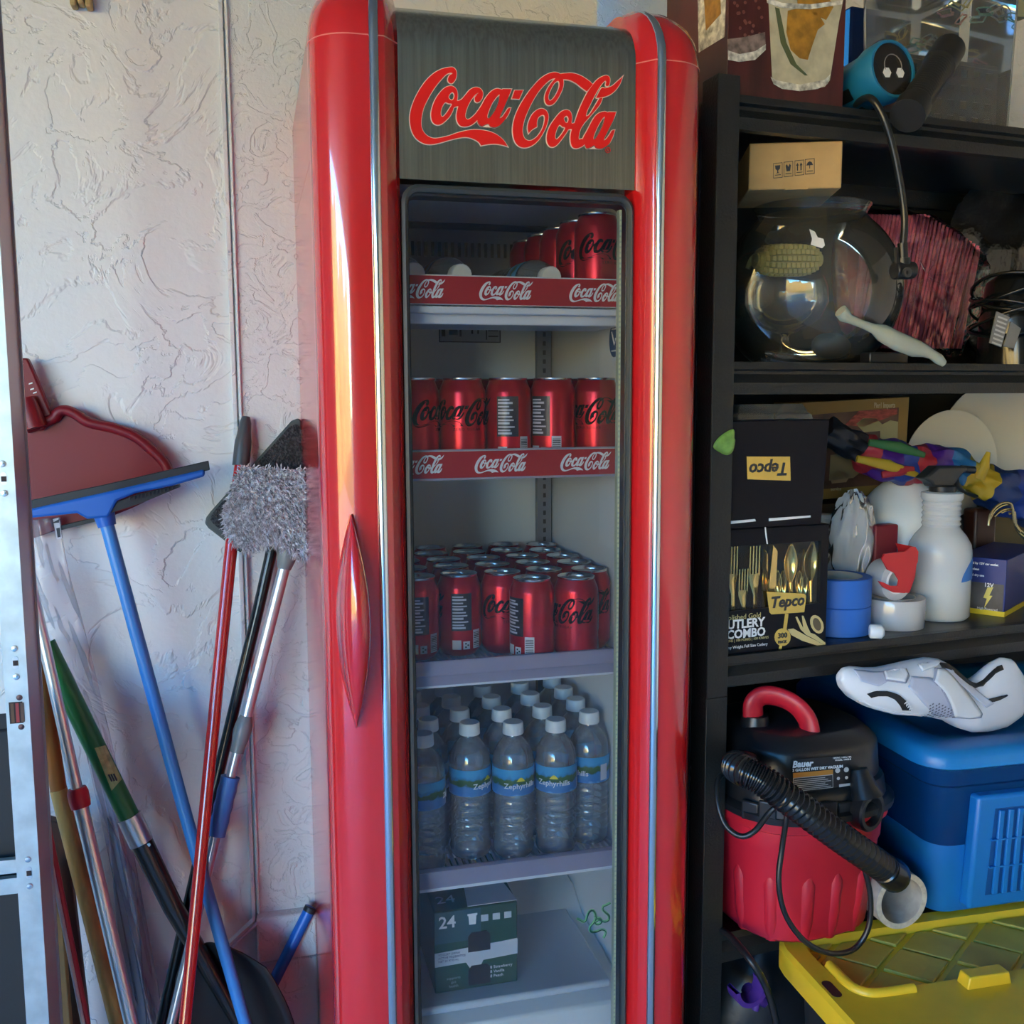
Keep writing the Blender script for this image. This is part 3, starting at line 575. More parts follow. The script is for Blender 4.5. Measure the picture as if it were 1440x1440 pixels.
for i, s in enumerate(('YOGURT DRINK', 'ACTIVE PROBIOTICS', 'NET 24 X 93 mL')): text('band_text', s, .0045, mat('band_ink', (.25, .25, .35), .6), bx, (-cw*.46, -.0020, ch_*(.465-.04*i)))
MB().prism([(-.1*cw, 0), (.5*cw, 0), (.40*cw, .09), (-.02*cw, .09)], (0, .001, ch_+.0015), (1, 0, 0), (0, 1, .02), (0, 0, .001)).build('top_label', GW, bx, smooth=0)
text('count_text', '24', .03, LOGOWHITE, bx, (-cw*.44, .02, ch_+.002), rot=(0, 0, 0))
# ------------------------------------------------------------------ black storage rack
def RV(px, py, v): u, z = rk(px, py, v); return Vector((u, v, z))
_ORG = {}
def rthing(name, label, cat, O, group=None):
    O = Vector(O); e = thing(name, label, cat, rw(*O), RA, group); _ORG[e.name] = O; return e
def rb(mb, name, mt, parent, **k):
    p = parent
    while p.name not in _ORG: p = p.parent
    mb.v = [q-_ORG[p.name] for q in mb.v]; return mb.build(name, mt, parent, **k)
def rsolo(mb, name, mt, label, cat, O=None, group=None, **k):
    if O is None: O = Vector((sum(p.x for p in mb.v)/len(mb.v), sum(p.y for p in mb.v)/len(mb.v), min(p.z for p in mb.v)))
    O = Vector(O); mb.v = [q-O for q in mb.v]; o = mb.build(name, mt, **k); o.location = rw(*O); o.rotation_euler = (0, 0, RA); return tag(o, label, cat, group)
def rpoly(pts, v, t=.0008): return MB().prism([rk(x, y, v) for x, y in pts], (0, v, 0), (1, 0, 0), (0, 0, 1), (0, t, 0))
def rtext(name, s, px, py, v, size, mt, parent, rot=0, **k):
    p = parent
    while p.name not in _ORG: p = p.parent
    return text(name, s, size, mt, parent, RV(px, py, v)-_ORG[p.name], rot=(PI/2, rot, 0), **k)
HAM = mat('hammered_black', (.018, .0185, .018), .40, .2, bump=(260, .5, .0015))
BOARD = mat('black_board', (.018, .02, .023), .33)
VOID = mat('shade_black', (.006, .006, .006), .8)  # flat black of the added sheets that stand in for shade
DECK = [1.845, 1.468, 1.024, .577, .12]
UE, VD = 1.22, .42
rack = rthing('storage_rack', 'black hammered steel storage rack with loaded shelves beside the cooler', 'rack', (0, 0, 0))
def post(u, v, su, sv, zt=1.869):
    return MB().b2((u, v, 0), (u+su*.036, v+sv*.0022, zt)).b2((u, v+sv*.0022, 0), (u+su*.0022, v+sv*.042, zt))
zj = rk(1005, 982, 0)[1]
for u, v, su, sv in ((0, 0, 1, 1), (0, VD, 1, -1), (UE, 0, -1, 1), (UE, VD, -1, -1)):
    up = MB().b2((u, v, zj+.0006), (u+su*.036, v+sv*.0022, 1.869)).b2((u, v+sv*.0022, zj+.0006), (u+su*.0022, v+sv*.042, 1.869))
    rb(up, 'post_upper', HAM, rack, bevel=.0006)
    lo = MB().b2((u, v, 0), (u+su*.036, v+sv*.0022, zj)).b2((u, v+sv*.0022, 0), (u+su*.0022, v+sv*.042, zj))
    rb(lo, 'post_lower', HAM, rack, bevel=.0006)
for zd in DECK:
    pr = [(.005, zd), (.004, zd-.011), (.014, zd-.013), (.014, zd-.018), (.0035, zd-.031), (.0035, zd-.048), (.02, zd-.048), (.02, zd)]
    rb(MB().prism(pr, (.004, 0, 0), (0, 1, 0), (0, 0, 1), (UE-.008, 0, 0)), 'front_beam', HAM, rack, bevel=.0006)
    rb(MB().prism([(VD-y, z) for y, z in pr], (.004, 0, 0), (0, 1, 0), (0, 0, 1), (UE-.008, 0, 0)), 'rear_beam', HAM, rack, bevel=.0006)
    for u in (.004, UE-.018): rb(MB().b2((u, .042, zd-.045), (u+.014, VD-.042, zd-.003)), 'side_beam', HAM, rack, bevel=.0006)
    rb(MB().b2((.006, .0205, zd-.014), (UE-.006, VD-.0205, zd-.0005)), 'shelf_board', BOARD, rack)
rb(MB().b2((.002, VD+.001, .05), (UE-.002, VD+.006, 1.80)), 'back_shade_sheet', VOID, rack, smooth=0)  # added sheet, makes the shade behind the bays black
rb(MB().b2((-.003, .043, .10), (-.0005, VD-.05, 1.80)), 'side_shade_sheet', VOID, rack, smooth=0)  # added sheet, keeps the gap beside the cooler dark
# fresh leaf stuck on the post
lf = catmull([(1003, 628), (1012, 614), (1028, 604), (1033, 606), (1033, 616), (1034, 620), (1031, 634), (1023, 640), (1012, 636)], True, 3)
leaf = MB(); pts = [rk(x, y, -.002) for x, y in lf]; cx = sum(p[0] for p in pts)/len(pts); cz = sum(p[1] for p in pts)/len(pts)
rings = [[Vector((cx+(u-cx)*s, -.0015-.004*(1-s), cz+(z-cz)*s)) for u, z in pts] for s in (1, .7, .35, .02)]
leaf.loft(rings, caps=False); rsolo(leaf, 'leaf', mat('leaf_green', (.22, .42, .08), .4, var=(60, .25)), 'small bright green leaf stuck on the black rack post', 'leaf', solid=.0006)
# ---- top shelf
z1 = DECK[0]
WOODR = mat('print_wood_red', (.075, .013, .012), .35, var=(9, .4), stretch=(3, 1, .6)); CREAM = mat('print_cream', (.55, .50, .34), .4, var=(40, .15))
ORG = mat('print_orange', (.42, .20, .02), .4, var=(60, .3)); GLW = mat('print_glass', (.62, .60, .52), .4, var=(90, .5)); HERB = mat('print_herb', (.10, .12, .05), .5)
u0 = rk(1022, 120, .022)[0]; u1 = rk(1186, 120, .022)[0]
cbx = rthing('glassware_box', 'tall carton printed with cocktail glasses on dark red wood, on the top rack shelf', 'box', ((u0+u1)/2, .11, z1))
rb(MB().b2((u0, .022, z1), (u1, .20, z1+.24)), 'carton_body', WOODR, cbx, bevel=.001)
gl = rb(rpoly([(1080, -20), (1190, -20), (1180, 30), (1167, 113), (1160, 122), (1125, 128), (1095, 122), (1086, 108)], .0212), 'printed_glass', CREAM, cbx, smooth=0)
for nm, P, v, mt in (('printed_peach', [(1108, 15), (1128, 10), (1150, 18), (1160, 34), (1150, 42), (1142, 65), (1136, 84), (1125, 82), (1112, 70), (1106, 45)], .0206, ORG), ('printed_peach', [(1120, -15), (1160, -15), (1172, 10), (1162, 28), (1145, 20), (1122, 8)], .0206, ORG), ('printed_herb', [(1090, 10), (1096, 12), (1106, 60), (1120, 90), (1136, 106), (1132, 106), (1112, 90), (1098, 60)], .0203, HERB),
                     ('printed_base', [(1084, 108), (1092, 113), (1125, 119), (1160, 112), (1168, 104), (1164, 118), (1150, 125), (1125, 128), (1100, 125), (1088, 118)], .0203, GLW), ('printed_rim', [(1078, -4), (1100, 4), (1140, 6), (1185, 0), (1184, 6), (1140, 13), (1100, 11), (1079, 4)], .0200, GLW), ('printed_tumbler', [(1023, 55), (1048, 52), (1076, 45), (1077, 70), (1062, 84), (1040, 87), (1024, 84)], .0206, mat('print_grey_glass', (.22, .16, .14), .4, var=(80, .5))), ('printed_base', [(1024, 71), (1040, 76), (1062, 72), (1077, 62), (1077, 70), (1062, 84), (1040, 87), (1024, 84)], .0202, GLW)):
    rb(rpoly(P, v, .0004), nm, mt, cbx, smooth=0)
for i in range(26):
    x, y = random.uniform(1026, 1074), random.uniform(-8, 60); rb(rpoly([(x+2.2*math.cos(a), y+2.6*math.sin(a)) for a in (0, 1, 2, 3, 4, 5)], .0207, .0004), 'printed_drop', mat('print_drop', (.22, .08, .06), .35), cbx, smooth=0)
sd = MB().prism([(.03, z1+.085), (.10, z1+.085), (.11, z1+.23), (.025, z1+.23)], (u0-.0006, 0, 0), (0, 1, 0), (0, 0, 1), (.0005, 0, 0)); rb(sd, 'printed_side_glass', GLW, cbx, smooth=0)
sd = MB().prism([(.04, z1+.12), (.08, z1+.11), (.09, z1+.18), (.05, z1+.2)], (u0-.0010, 0, 0), (0, 1, 0), (0, 0, 1), (.0005, 0, 0)); rb(sd, 'printed_side_peach', ORG, cbx, smooth=0)
# navy file box and clear bin
NAVY = clear('navy_plastic', (.10, .16, .45), .8, .12, haze=.75, hazecol=(.02, .06, .22)); BLUEP = mat('blue_sheet', (.03, .14, .50), .35)
ua, ub = rk(1196, 60, .195)[0], rk(1300, 60, .195)[0]
nb_ = rthing('file_box', 'navy blue translucent plastic file box behind the blue work tool', 'box', ((ua+ub)/2, .28, z1))
rb(MB().b2((ua, .195, z1), (ub, .37, z1+.23)), 'box_body', NAVY, nb_, bevel=.004)
rb(rpoly([(1243, -20), (1302, -20), (1290, 10), (1262, 32), (1245, 34)], .191, .002), 'folder_edge', BLUEP, nb_, smooth=0)
rb(rpoly([(1290, -20), (1310, -20), (1292, 18), (1272, 38), (1266, 36), (1284, 14)], .188, .002), 'folder_strip', mat('pink_strip', (.5, .12, .3), .4), nb_, smooth=0)
ua, ub = rk(1288, 80, .05)[0], rk(1438, 80, .05)[0]; uc = (ua+ub)/2
CLR = clear('clear_bin', (.92, .94, .92), 1.1, .05, haze=.16, hazecol=(.7, .72, .68))
bn = rthing('clear_bin', 'clear plastic bin holding a black basket and coloured paper clips', 'bin', (uc, .12, z1))
bm = MB(); rings = [[Vector((uc+sx*(ub-ua)/2*k, .06+(.122 if sy > 0 else 0)+(0 if sy > 0 else .006*(1-k)), z)) for sx, sy in ((-1, -1), (1, -1), (1, 1), (-1, 1))] for z, k in ((z1, .95), (z1+.28, 1.05))]
bm.loft(rings); rb(bm, 'bin_body', CLR, bn, bevel=.012, seg=3)
bk = rthing('basket', 'black plastic basket with square holes inside the clear bin', 'basket', (uc, .125, z1+.004))
lat = MB(); w_ = (ub-ua)*.42; zb0 = z1+.016; zb1 = z1+.115
for k in range(5): lat.b2((uc-w_, .088, zb0+(zb1-zb0)*k/4-.006), (uc+w_, .0905, zb0+(zb1-zb0)*k/4+.006))
for k in range(8): lat.b2((uc-w_+2*w_*k/7-.006, .088, zb0), (uc-w_+2*w_*k/7+.006, .0905, zb1))
rb(lat, 'basket_front', BLKP, bk, smooth=0); rb(MB().b2((uc-w_, .160, zb0), (uc+w_, .163, zb1)).b2((uc-w_, .0905, zb0), (uc-w_+.003, .160, zb1)).b2((uc+w_-.003, .0905, zb0), (uc+w_, .160, zb1)).b2((uc-w_, .088, zb0-.008), (uc+w_, .163, zb0)), 'basket_tub', BLKP, bk, smooth=0)
rb(MB().b2((uc-w_-.002, .086, zb1), (uc+w_+.002, .165, zb1+.006)), 'basket_rim', BLKP, bk, smooth=0)
for x, y, c, n in ((1330, 18, (.45, .15, .2), 'pink'), (1345, 8, (.55, .45, .12), 'yellow'), (1362, 3, (.6, .5, .15), 'gold'), (1385, 16, (.10, .35, .25), 'green'), (1398, 12, (.65, .68, .7), 'white'), (1352, 27, (.5, .2, .15), 'coral'), (1375, 27, (.2, .4, .4), 'teal'), (1404, 26, (.6, .6, .62), 'silver'), (1420, 14, (.15, .4, .3), 'mint')):
    c0 = RV(x, y, .105); c0.z = max(c0.z, zb1+.020); a = random.uniform(0, 6.28); pts = []
    for k, (px, py) in enumerate(catmull([(-.016, .005), (.012, .005), (.016, 0), (.012, -.005), (-.012, -.005), (-.015, 0), (-.012, .003), (.008, .003)], False, 3)):
        pts.append(c0+Vector((px*math.cos(a)-py*math.sin(a), .003*math.sin(k), px*math.sin(a)*.6+py*math.cos(a))))
    rsolo(MB().tube(pts, .0012, 6), 'paper_clip', mat('clip_'+n, c, .35), 'oversized %s wire paper clip in the clear bin' % n, 'paper clip', group='paper clips in the clear bin')
rsolo(rpoly([(1400, -8), (1446, -8), (1446, 24), (1404, 22)], .13, .02), 'card_stack', mat('pale_yellow_card', (.45, .42, .22), .6), 'pale yellow card packet at the back of the clear bin', 'cards', smooth=0)
# blue work light / inflator with hanging hose
TEAL = mat('tool_blue', (.015, .19, .36), .35)
fc = RV(1255, 97, -.01); bk_ = RV(1190, 117, .03); ax = Vector((.05, -1, .10)).normalized()
tl = rthing('cordless_inflator', 'blue cordless inflator with round black face and hanging hose on the top shelf', 'inflator', (bk_.x, .02, z1))
q = ax.to_track_quat('Z', 'Y').to_matrix(); rt_ = .045
ln_ = (fc-bk_).dot(ax)
st0 = fc-ax*.10
rb(MB().lathe([(rt_*.80, 0), (rt_*.86, .02), (rt_*.88, .055), (rt_*.98, .07), (rt_, .078), (rt_, .096), (rt_*.94, .102), (rt_*.86, .102), (rt_*.86, .099)], 28, st0, q), 'tool_body', TEAL, tl, smooth=40)
rb(MB().lathe([(rt_*.87, .0985), (rt_*.5, .1005), (0, .1005)], 28, st0, q), 'tool_face', mat('tool_face', (.02, .017, .015), .2), tl, smooth=40)
rb(MB().tube([st0-ax*.062, st0-ax*.055, st0+ax*.03], [.026, .031, .036], 16), 'tool_grip', TEAL, tl, smooth=50)
for a in (200, 250): rb(MB().lathe([(rt_*.91, .004), (rt_*.93, .05)], 6, st0, q, a0=R(a), a1=R(a+26)), 'grip_pad', BLKP, tl)
xq, yq = q @ Vector((1, 0, 0)), q @ Vector((0, 1, 0))
def onface(x, y): return st0+ax*.1012+xq*x+yq*y
dd = RV(1300, 97, fc.y)-fc; ex = (dd-ax*dd.dot(ax)).normalized(); ey = ax.cross(ex); ey = ey if ey.z > 0 else -ey
for c in (-.013, .013):
    P = [(c+.008*math.cos(R(a)), -.006+.008*math.sin(R(a))) for a in range(0, 360, 60)]
    rb(MB().prism(P, fc+ax*.0012, ex, ey, ax*.0008), 'magnet_mark', WHITE, tl, smooth=0)
rb(MB().tube([fc+ax*.002+ex*(.017*math.cos(R(a)))+ey*(.004+.017*math.sin(R(a))) for a in range(-20, 201, 20)], .0008, 5), 'magnet_arc', mat('face_grey', (.25, .24, .22), .4), tl)
hp = [st0+ax*.035+Vector((-.012, 0, -.030)), RV(1222, 137, -.012), RV(1240, 160, -.03), RV(1255, 205, -.034), RV(1267, 265, -.034), RV(1272, 310, -.034), RV(1270, 346, -.034)]
rb(MB().tube([Vector(p) for p in catmull([tuple(p) for p in hp], False, 6)], .0052, 10), 'hose', mat('rubber_black', (.015, .015, .015), .28), tl, smooth=60)
n0 = RV(1269, 342, -.034); n1 = RV(1270, 380, -.034)
rb(MB().tube([n0, n0+(n1-n0)*.55, n0+(n1-n0)*.56, n1], [.0075, .0078, .011, .011], 14), 'nozzle', BLKP, tl)
rb(MB().tube([RV(1257, 381, -.034), RV(1284, 380, -.036)], [.013, .013], 14), 'nozzle_head', BLKP, tl, bevel=.002)
rb(MB().tube([RV(1260, 348, -.036), RV(1262, 376, -.038)], .0035, 8), 'nozzle_lever', BLKP, tl)
rb(MB().lathe([(.004, 0), (.0075, 0), (.0075, .004), (.004, .004)], 14, RV(1277, 383, -.0525), Matrix.Rotation(-PI/2, 3, 'X')), 'nozzle_port', mat('port_grey', (.05, .05, .05), .3), tl)
g0, g1 = RV(1276, 163, -.046), RV(1334, 70, .030); pts, rr_ = [], []
for k in range(61):
    t = k/60; pts.append(g0.lerp(g1, t)); rr_.append((.026 if t < .16 else .022+(.0012 if k % 2 else 0)) if t < .72 else .0255)
rsolo(MB().tube(pts, rr_, 18), 'ribbed_grip', mat('ribbed_rubber', (.018, .017, .015), .5), 'black ribbed rubber grip tube leaning on the top shelf edge', 'grip', smooth=25)
# ---- second shelf
z2 = DECK[1]
bc_u, bc_v = rk(1149, 390, .13)[0], .15; rbw = .150
zrim = rk(1130, 272, .06)[1]-.001; hb = zrim-z2
KRAFT = mat('kraft', (.50, .32, .13), .75, var=(25, .08))
bw = rthing('fish_bowl', 'large clear glass fish bowl with torn white sticker, under a small kraft box', 'bowl', (bc_u, bc_v, z2))
def bowlr(t): return rbw*math.sqrt(max(0, 1-((t-.47)/.56)**2)) if t < .93 else rbw*math.sqrt(max(0, 1-((.93-.47)/.56)**2))+(t-.93)*.12
pf = [(0, .002), (rbw*.50, .001)]+[(bowlr(t), max(.001, hb*t)) for t in [.015+.97*i/22 for i in range(23)]]+[(bowlr(1)+.002, hb), (bowlr(1)-.001, hb)]
BOWL = clear('bowl_glass', (.97, .97, .94), 1.5, .01, haze=.085, hazecol=(.8, .78, .65), ior=1.5)
rb(MB().lathe(pf, 48, (bc_u, bc_v, z2)), 'bowl_wall', BOWL, bw, smooth=60)
sl = [(1138, 322), (1146, 326), (1150, 334), (1158, 336), (1160, 345), (1156, 349), (1140, 344), (1142, 336)]
def on_bowl(px, py):
    d = ray(px, py); d = Vector((d.dot(UX), d.dot(VX), d.z)); o = Vector(((CAM-RO).dot(UX), (CAM-RO).dot(VX), EYE))
    c = Vector((bc_u, bc_v, z2+hb*.47)); s = Vector((1/rbw, 1/rbw, 1/(hb*.56))); od = Vector((d[i]*s[i] for i in range(3))); oo = Vector(((o-c)[i]*s[i] for i in range(3)))
    a, b, cc = od.dot(od), oo.dot(od), oo.dot(oo)-1.02; t = (-b-math.sqrt(max(0, b*b-a*cc)))/a; return o+d*t
sm = MB(); P = [on_bowl(x, y) for x, y in sl]; sm.add(P, [tuple(range(len(P)))]); rb(sm, 'torn_sticker', LOGOWHITE, bw, smooth=0, solid=.0006)
gb = RV(1112, 503, .15)
cz_ = RV(1107, 366, .15); gh = (cz_.z-.0285-z2-.004)/.185
rsolo(MB().lathe([(r_, h_*gh) for r_, h_ in [(.048, .002), (.05, .004), (.03, .012), (.010, .028), (.0065, .055), (.008, .062), (.03, .072), (.056, .095), (.068, .13), (.066, .165), (.06, .185)]], 36, (cz_.x, .15, z2+.004)), 'wine_glass', clear('goblet_glass', (.97, .97, .95), .6, .01, haze=.02, ior=1.5), 'clear stemmed goblet standing inside the fish bowl', 'wine glass', smooth=60)
cr = MB(); ca, cb_ = RV(1064, 366, .15), RV(1150, 366, .15)
for k in range(14):
    t = k/13; p = ca.lerp(cb_, t); r = .022*math.sqrt(max(.08, 1-(2*t-1)**4))
    for j in range(12):
        a = 2*PI*j/12; cr.box(p+Vector((0, r*math.cos(a), r*math.sin(a))), (.0078, .009, .009))
cr.tube([ca, ca.lerp(cb_, .3), ca.lerp(cb_, .7), cb_], [.013, .02, .02, .013], 12)
rsolo(cr, 'corn_cob', mat('corn_yellow', (.50, .43, .16), .5), 'pale yellow corn cob ornament seen through the fish bowl', 'corn', smooth=0, bevel=.0015).__setitem__('kind', 'stuff')
lp = MB(); c = Vector((bc_u+.060, .165, z2+.012))
lp.grid(lambda i, j: c+Vector((.036*math.cos(i*2*PI)*math.sin(j*PI)*(1+.10*math.sin(2*PI*4*i)), .030*math.sin(i*2*PI)*math.sin(j*PI), .022*(1-math.cos(j*PI))*(1+.12*math.sin(2*PI*3*i)*math.sin(j*PI)))), 28, 12)
rsolo(lp, 'cloth_pouch', mat('slate_cloth', (.07, .11, .17), .8, bump=(60, .5)), 'slate blue cloth pouch lying inside the fish bowl', 'pouch', smooth=60)
# kraft box on the bowl rim
KF = .76; ka, kb = rk(1058, 240, .05)[0], rk(1058+140*KF, 240, .05)[0]; kt = min(1.7955, rk(1198, 209, .05)[1])
kbx = rthing('kraft_box', 'small kraft cardboard box with four handling symbols resting on the fish bowl', 'box', ((ka+kb)/2, .10, zrim))
rb(MB().b2((ka, .05, zrim), (kb, .20, kt)), 'box_body', KRAFT, kbx, bevel=.002)
for i, x in enumerate([1058+(q_-1058)*KF for q_ in (1103, 1119, 1135.5, 1151)]):
    for a, b in (((-7, -10.5), (7, -9.7)), ((-7, 10), (7, 10.8)), ((-7, -10.5), (-6.3, 10.8)), ((6.3, -10.5), (7, 10.8)), ((-4.5, 6), (4.5, 7))):
        rb(rpoly([(x+a[0]*KF, 240-x*.033+37+a[1]), (x+b[0]*KF, 240-x*.033+37+a[1]), (x+b[0]*KF, 240-x*.033+37+b[1]), (x+a[0]*KF, 240-x*.033+37+b[1])], .0494, .0004), 'symbol_line', INK, kbx, smooth=0)
    yb = 277-x*.033
    sh = ([(-4, -7), (4, -7), (3.4, -2), (.8, 0), (.8, 3), (3, 4), (-3, 4), (-.8, 3), (-.8, 0), (-3.4, -2)], [(-4, -5), (-2, -7), (0, -3), (2, -7), (4, -5), (2.5, 3), (-2.5, 3)], [(-3.5, 4), (-3.5, -3), (-5, -3), (-2.6, -7), (-.6, -3), (-1.8, -3), (-1.8, 4), (1.8, 4), (1.8, -3), (.6, -3), (2.6, -7), (5, -3), (3.5, -3), (3.5, 4)], [(-5, -1.5), (-3, -5.5), (0, -7), (3, -5.5), (5, -1.5), (.5, -1.5), (.5, 3), (-.5, 3), (-.5, -1.5)])[i]
    me = shape_mesh([[rk(x+p*KF, yb+q_, .049) for p, q_ in sh]], .0003); o = link('handling_symbol', me, INK, kbx)
    for v_ in me.vertices: v_.co = Vector((v_.co.x, .0492-v_.co.z, v_.co.y))-_ORG[kbx.name]
rb(MB().b2((rk(1100, 265, .05)[0], .0488, zrim-.001), (rk(1126, 265, .05)[0], .06, zrim+.003)), 'box_tab', KRAFT, kbx, smooth=0)
_p = Vector((ka, .05, 0))-Vector(((ka+kb)/2, .10, 0)); _c, _s = math.cos(R(-26)), math.sin(R(-26))     # turned towards the cooler, pivoting on its near left corner
kbx.rotation_euler = (0, 0, RA+R(-26)); _q = Vector((_p.x*_c-_p.y*_s, _p.x*_s+_p.y*_c, 0)); kbx.location = rw(*(Vector((ka+.002, .062, zrim))-_q))
# pink straws pack in clear film
PINK = mat('pink_paper', (.92, .17, .25), .55, var=(30, .2))
out = [(1200, 300), (1250, 297), (1300, 303), (1335, 318), (1372, 345), (1384, 375), (1376, 410), (1352, 455), (1330, 494), (1262, 498), (1205, 470), (1190, 380)]
pk = rthing('straw_pack', 'bundle of pink paper straws wrapped in crinkled clear film beside the fish bowl', 'package', (rk(1290, 400, .27)[0], .31, z2))
P0 = [rk(x, y, .255) for x, y in catmull(out, True, 3)]
cxp = sum(p[0] for p in P0)/len(P0); czp = sum(p[1] for p in P0)/len(P0)
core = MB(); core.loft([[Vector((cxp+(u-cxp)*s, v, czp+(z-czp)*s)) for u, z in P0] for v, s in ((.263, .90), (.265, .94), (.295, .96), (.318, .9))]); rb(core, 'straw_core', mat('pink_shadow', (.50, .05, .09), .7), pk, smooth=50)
import bisect
for k in range(34):       # straws as slanting rods across the front, clipped to the outline
    x = 1202+k*5.3; top = (x+14, 299 if x < 1290 else 299+(x-1290)*.62); bot = (x-22, 492 if x > 1230 else 492-(1230-x)*.6)
    pass
    ta, tb_ = RV(max(1204, min(1376, top[0])), min(470, top[1]+3), .260), RV(max(1200, min(1350, bot[0])), bot[1]-2, .260)
    mid = ta.lerp(tb_, .5)+Vector((0, -.004*math.sin(k*1.7), 0))
    rb(MB().tube([ta, mid, tb_], .0036, 6, flat=.8), 'straw', PINK, pk, smooth=60)
FILM = clear('crinkled_film', (.99, .99, .99), 1.5, .05, haze=.0, bump=(34, 1.0), ior=1.45)
fo = [(1195, 296), (1255, 292), (1310, 298), (1350, 318), (1388, 352), (1403, 378), (1394, 402), (1386, 440), (1368, 478), (1352, 502), (1260, 503), (1198, 476), (1184, 385)]
P1 = [rk(x, y, .250) for x, y in catmull(fo, True, 4)]; fm = MB(); n1 = len(P1); rings = []
for i, (s, v) in enumerate(((.05, .247), (.3, .245), (.55, .244), (.75, .246), (.9, .251), (1.0, .266), (.99, .295), (.95, .322))):
    rings.append([Vector((cxp+(u-cxp)*s*(1+(.012*math.sin(j*2.1+i) if s > .6 else 0)), v+.004*math.sin(j*1.3+i*2.2)*math.sin(j*.37+i), czp+(z-czp)*s*(1+(.012*math.sin(j*1.7+i) if s > .6 else 0)))) for j, (u, z) in enumerate(P1)])
fm.loft(rings, caps=False); rb(fm, 'film', FILM, pk, smooth=22)
# white baster across the bowl
BAST = clear('milky_plastic', (.95, .97, .85), 1.0, .12, haze=.70, hazecol=(.80, .82, .66))
cps = [(1182, 437, .0105), (1187, 443, .0112), (1194, 448, .0075), (1210, 455, .0062), (1228, 462, .0075), (1240, 468, .0135), (1262, 480, .0150), (1285, 489, .0145), (1300, 493, .0105), (1310, 498, .0080), (1320, 505, .0090), (1327, 511, .0060)]
rsolo(MB().tube([RV(x, y, -.022+.0005*i) for i, (x, y, r) in enumerate(cps)], [r for *_, r in cps], 16, flat=.8), 'baster', BAST, 'milky white plastic baster lying across the front of the fish bowl', 'baster', smooth=60)
# black bag, corded device
bgm = MB(); c = RV(1425, 318, .370)
bgm.grid(lambda i, j: c+Vector((.20*math.cos(i*2*PI)*math.sin(j*PI), .038*math.sin(i*2*PI)*math.sin(j*PI), .085*math.cos(j*PI)))*(1+.09*math.sin(2*PI*5*i+j*9)+.07*math.sin(2*PI*3*i-j*13)), 40, 18)
zlo = min(p.z for p in bgm.v)
for p in bgm.v: p.z = z2+(p.z-zlo)*(c.z+.085-z2)/(c.z+.085-zlo); p.y = min(p.y, .417)
rsolo(bgm, 'plastic_bag', mat('black_film', (.010, .010, .009), .16, coat=.6, bump=(22, .8, .01)), 'glossy black plastic bag heaped behind the pink straws', 'bag', smooth=30).location.z += 0
dv = rthing('corded_device', 'black corded device with grey rating label, wound with its own cable', 'device', (rk(1430, 450, .06)[0], .10, z2))
dc = RV(1425, 415, .11)
rb(MB().tube([Vector((dc.x+.01, .11, z2+.004)), Vector((dc.x+.005, .11, z2+.09)), Vector((dc.x, .11, z2+.15)), Vector((dc.x, .11, z2+.165))], [.062, .058, .045, .02], 24), 'device_body', mat('gloss_black', (.01, .01, .01), .15), dv, smooth=60)
lbq = rb(rpoly([(1402, 438), (1420, 446), (1408, 488), (1392, 482)], .040, .002), 'rating_label', mat('label_grey', (.20, .20, .20), .5), dv, smooth=0)
for k in range(7): rb(rpoly([(1404-k*1.4, 444+k*6), (1417-k*1.4, 449+k*6), (1416.5-k*1.4, 451.5+k*6), (1403.4-k*1.4, 446.5+k*6)], .0395, .0004), 'label_line', mat('label_pale', (.5, .5, .5), .5), lbq, smooth=0)
rb(rpoly([(1422, 452), (1436, 462), (1426, 490), (1412, 487)], .040, .002), 'rating_label', mat('label_grey', (.2, .2, .2), .5), dv, smooth=0)
pts = []
for k in range(150):
    t = k/149; a = t*2*PI*6; pts.append(Vector((dc.x-.005+.075*math.cos(a)*(1-.1*t), .10+.075*math.sin(a), z2+.06+.085*t+.018*math.sin(a*1.3))))
rb(MB().tube(pts, .0032, 7), 'cable', mat('cable_black', (.012, .012, .012), .22), dv, smooth=60)
rsolo(MB().b2((rk(1218, 495, .04)[0], .03, z2), (rk(1272, 495, .04)[0], .055, z2+.018)), 'black_case', BLKP, 'flat black plastic case lying under the white baster', 'case', bevel=.003)
# ------------------------------------------------------------------ third shelf
z3 = DECK[2]
GOLD = mat('gold_foil', (.62, .45, .12), .22, .85); GOLDP = mat('gold_plastic', (.66, .46, .15), .16, .9); BBOX = mat('black_carton', (.005, .005, .009), .4, spec=.18); GTXT = mat('gold_print', (.55, .46, .2), .4)
FB = .012
ua = .038; ub = rk(1163, 830, FB)[0]; zt = rk(1163, 737, FB)[1]; zw0 = rk(1100, 853, FB)[1]; zw1 = rk(1100, 764, FB)[1]; uw1 = rk(1154, 800, FB)[0]
c1 = rthing('cutlery_carton', 'black cutlery carton with clear window onto gold forks, knives and spoons', 'box', ((ua+ub)/2, .09, z3))
rb(MB().b2((ua, FB, z3), (ub, FB+.003, zw0)).b2((ua, FB, zw1), (ub, FB+.003, zt)).b2((uw1, FB, zw0), (ub, FB+.003, zw1)).b2((ua, .17, z3), (ub, .173, zt)).b2((ua, FB, z3), (ua+.002, .17, zt)).b2((ub-.002, FB+.003, z3), (ub, .17, zt)).b2((ua, FB, z3), (ub, .17, z3+.002)).b2((ua, FB, zt-.002), (ub, .17, zt)), 'carton_shell', BBOX, c1, smooth=0)
rb(MB().b2((ua, FB+.0035, zw0), (uw1, FB+.0040, zw1)), 'window_film', clear('window_film', (.99, .99, .99), .35, .02), c1, smooth=0)
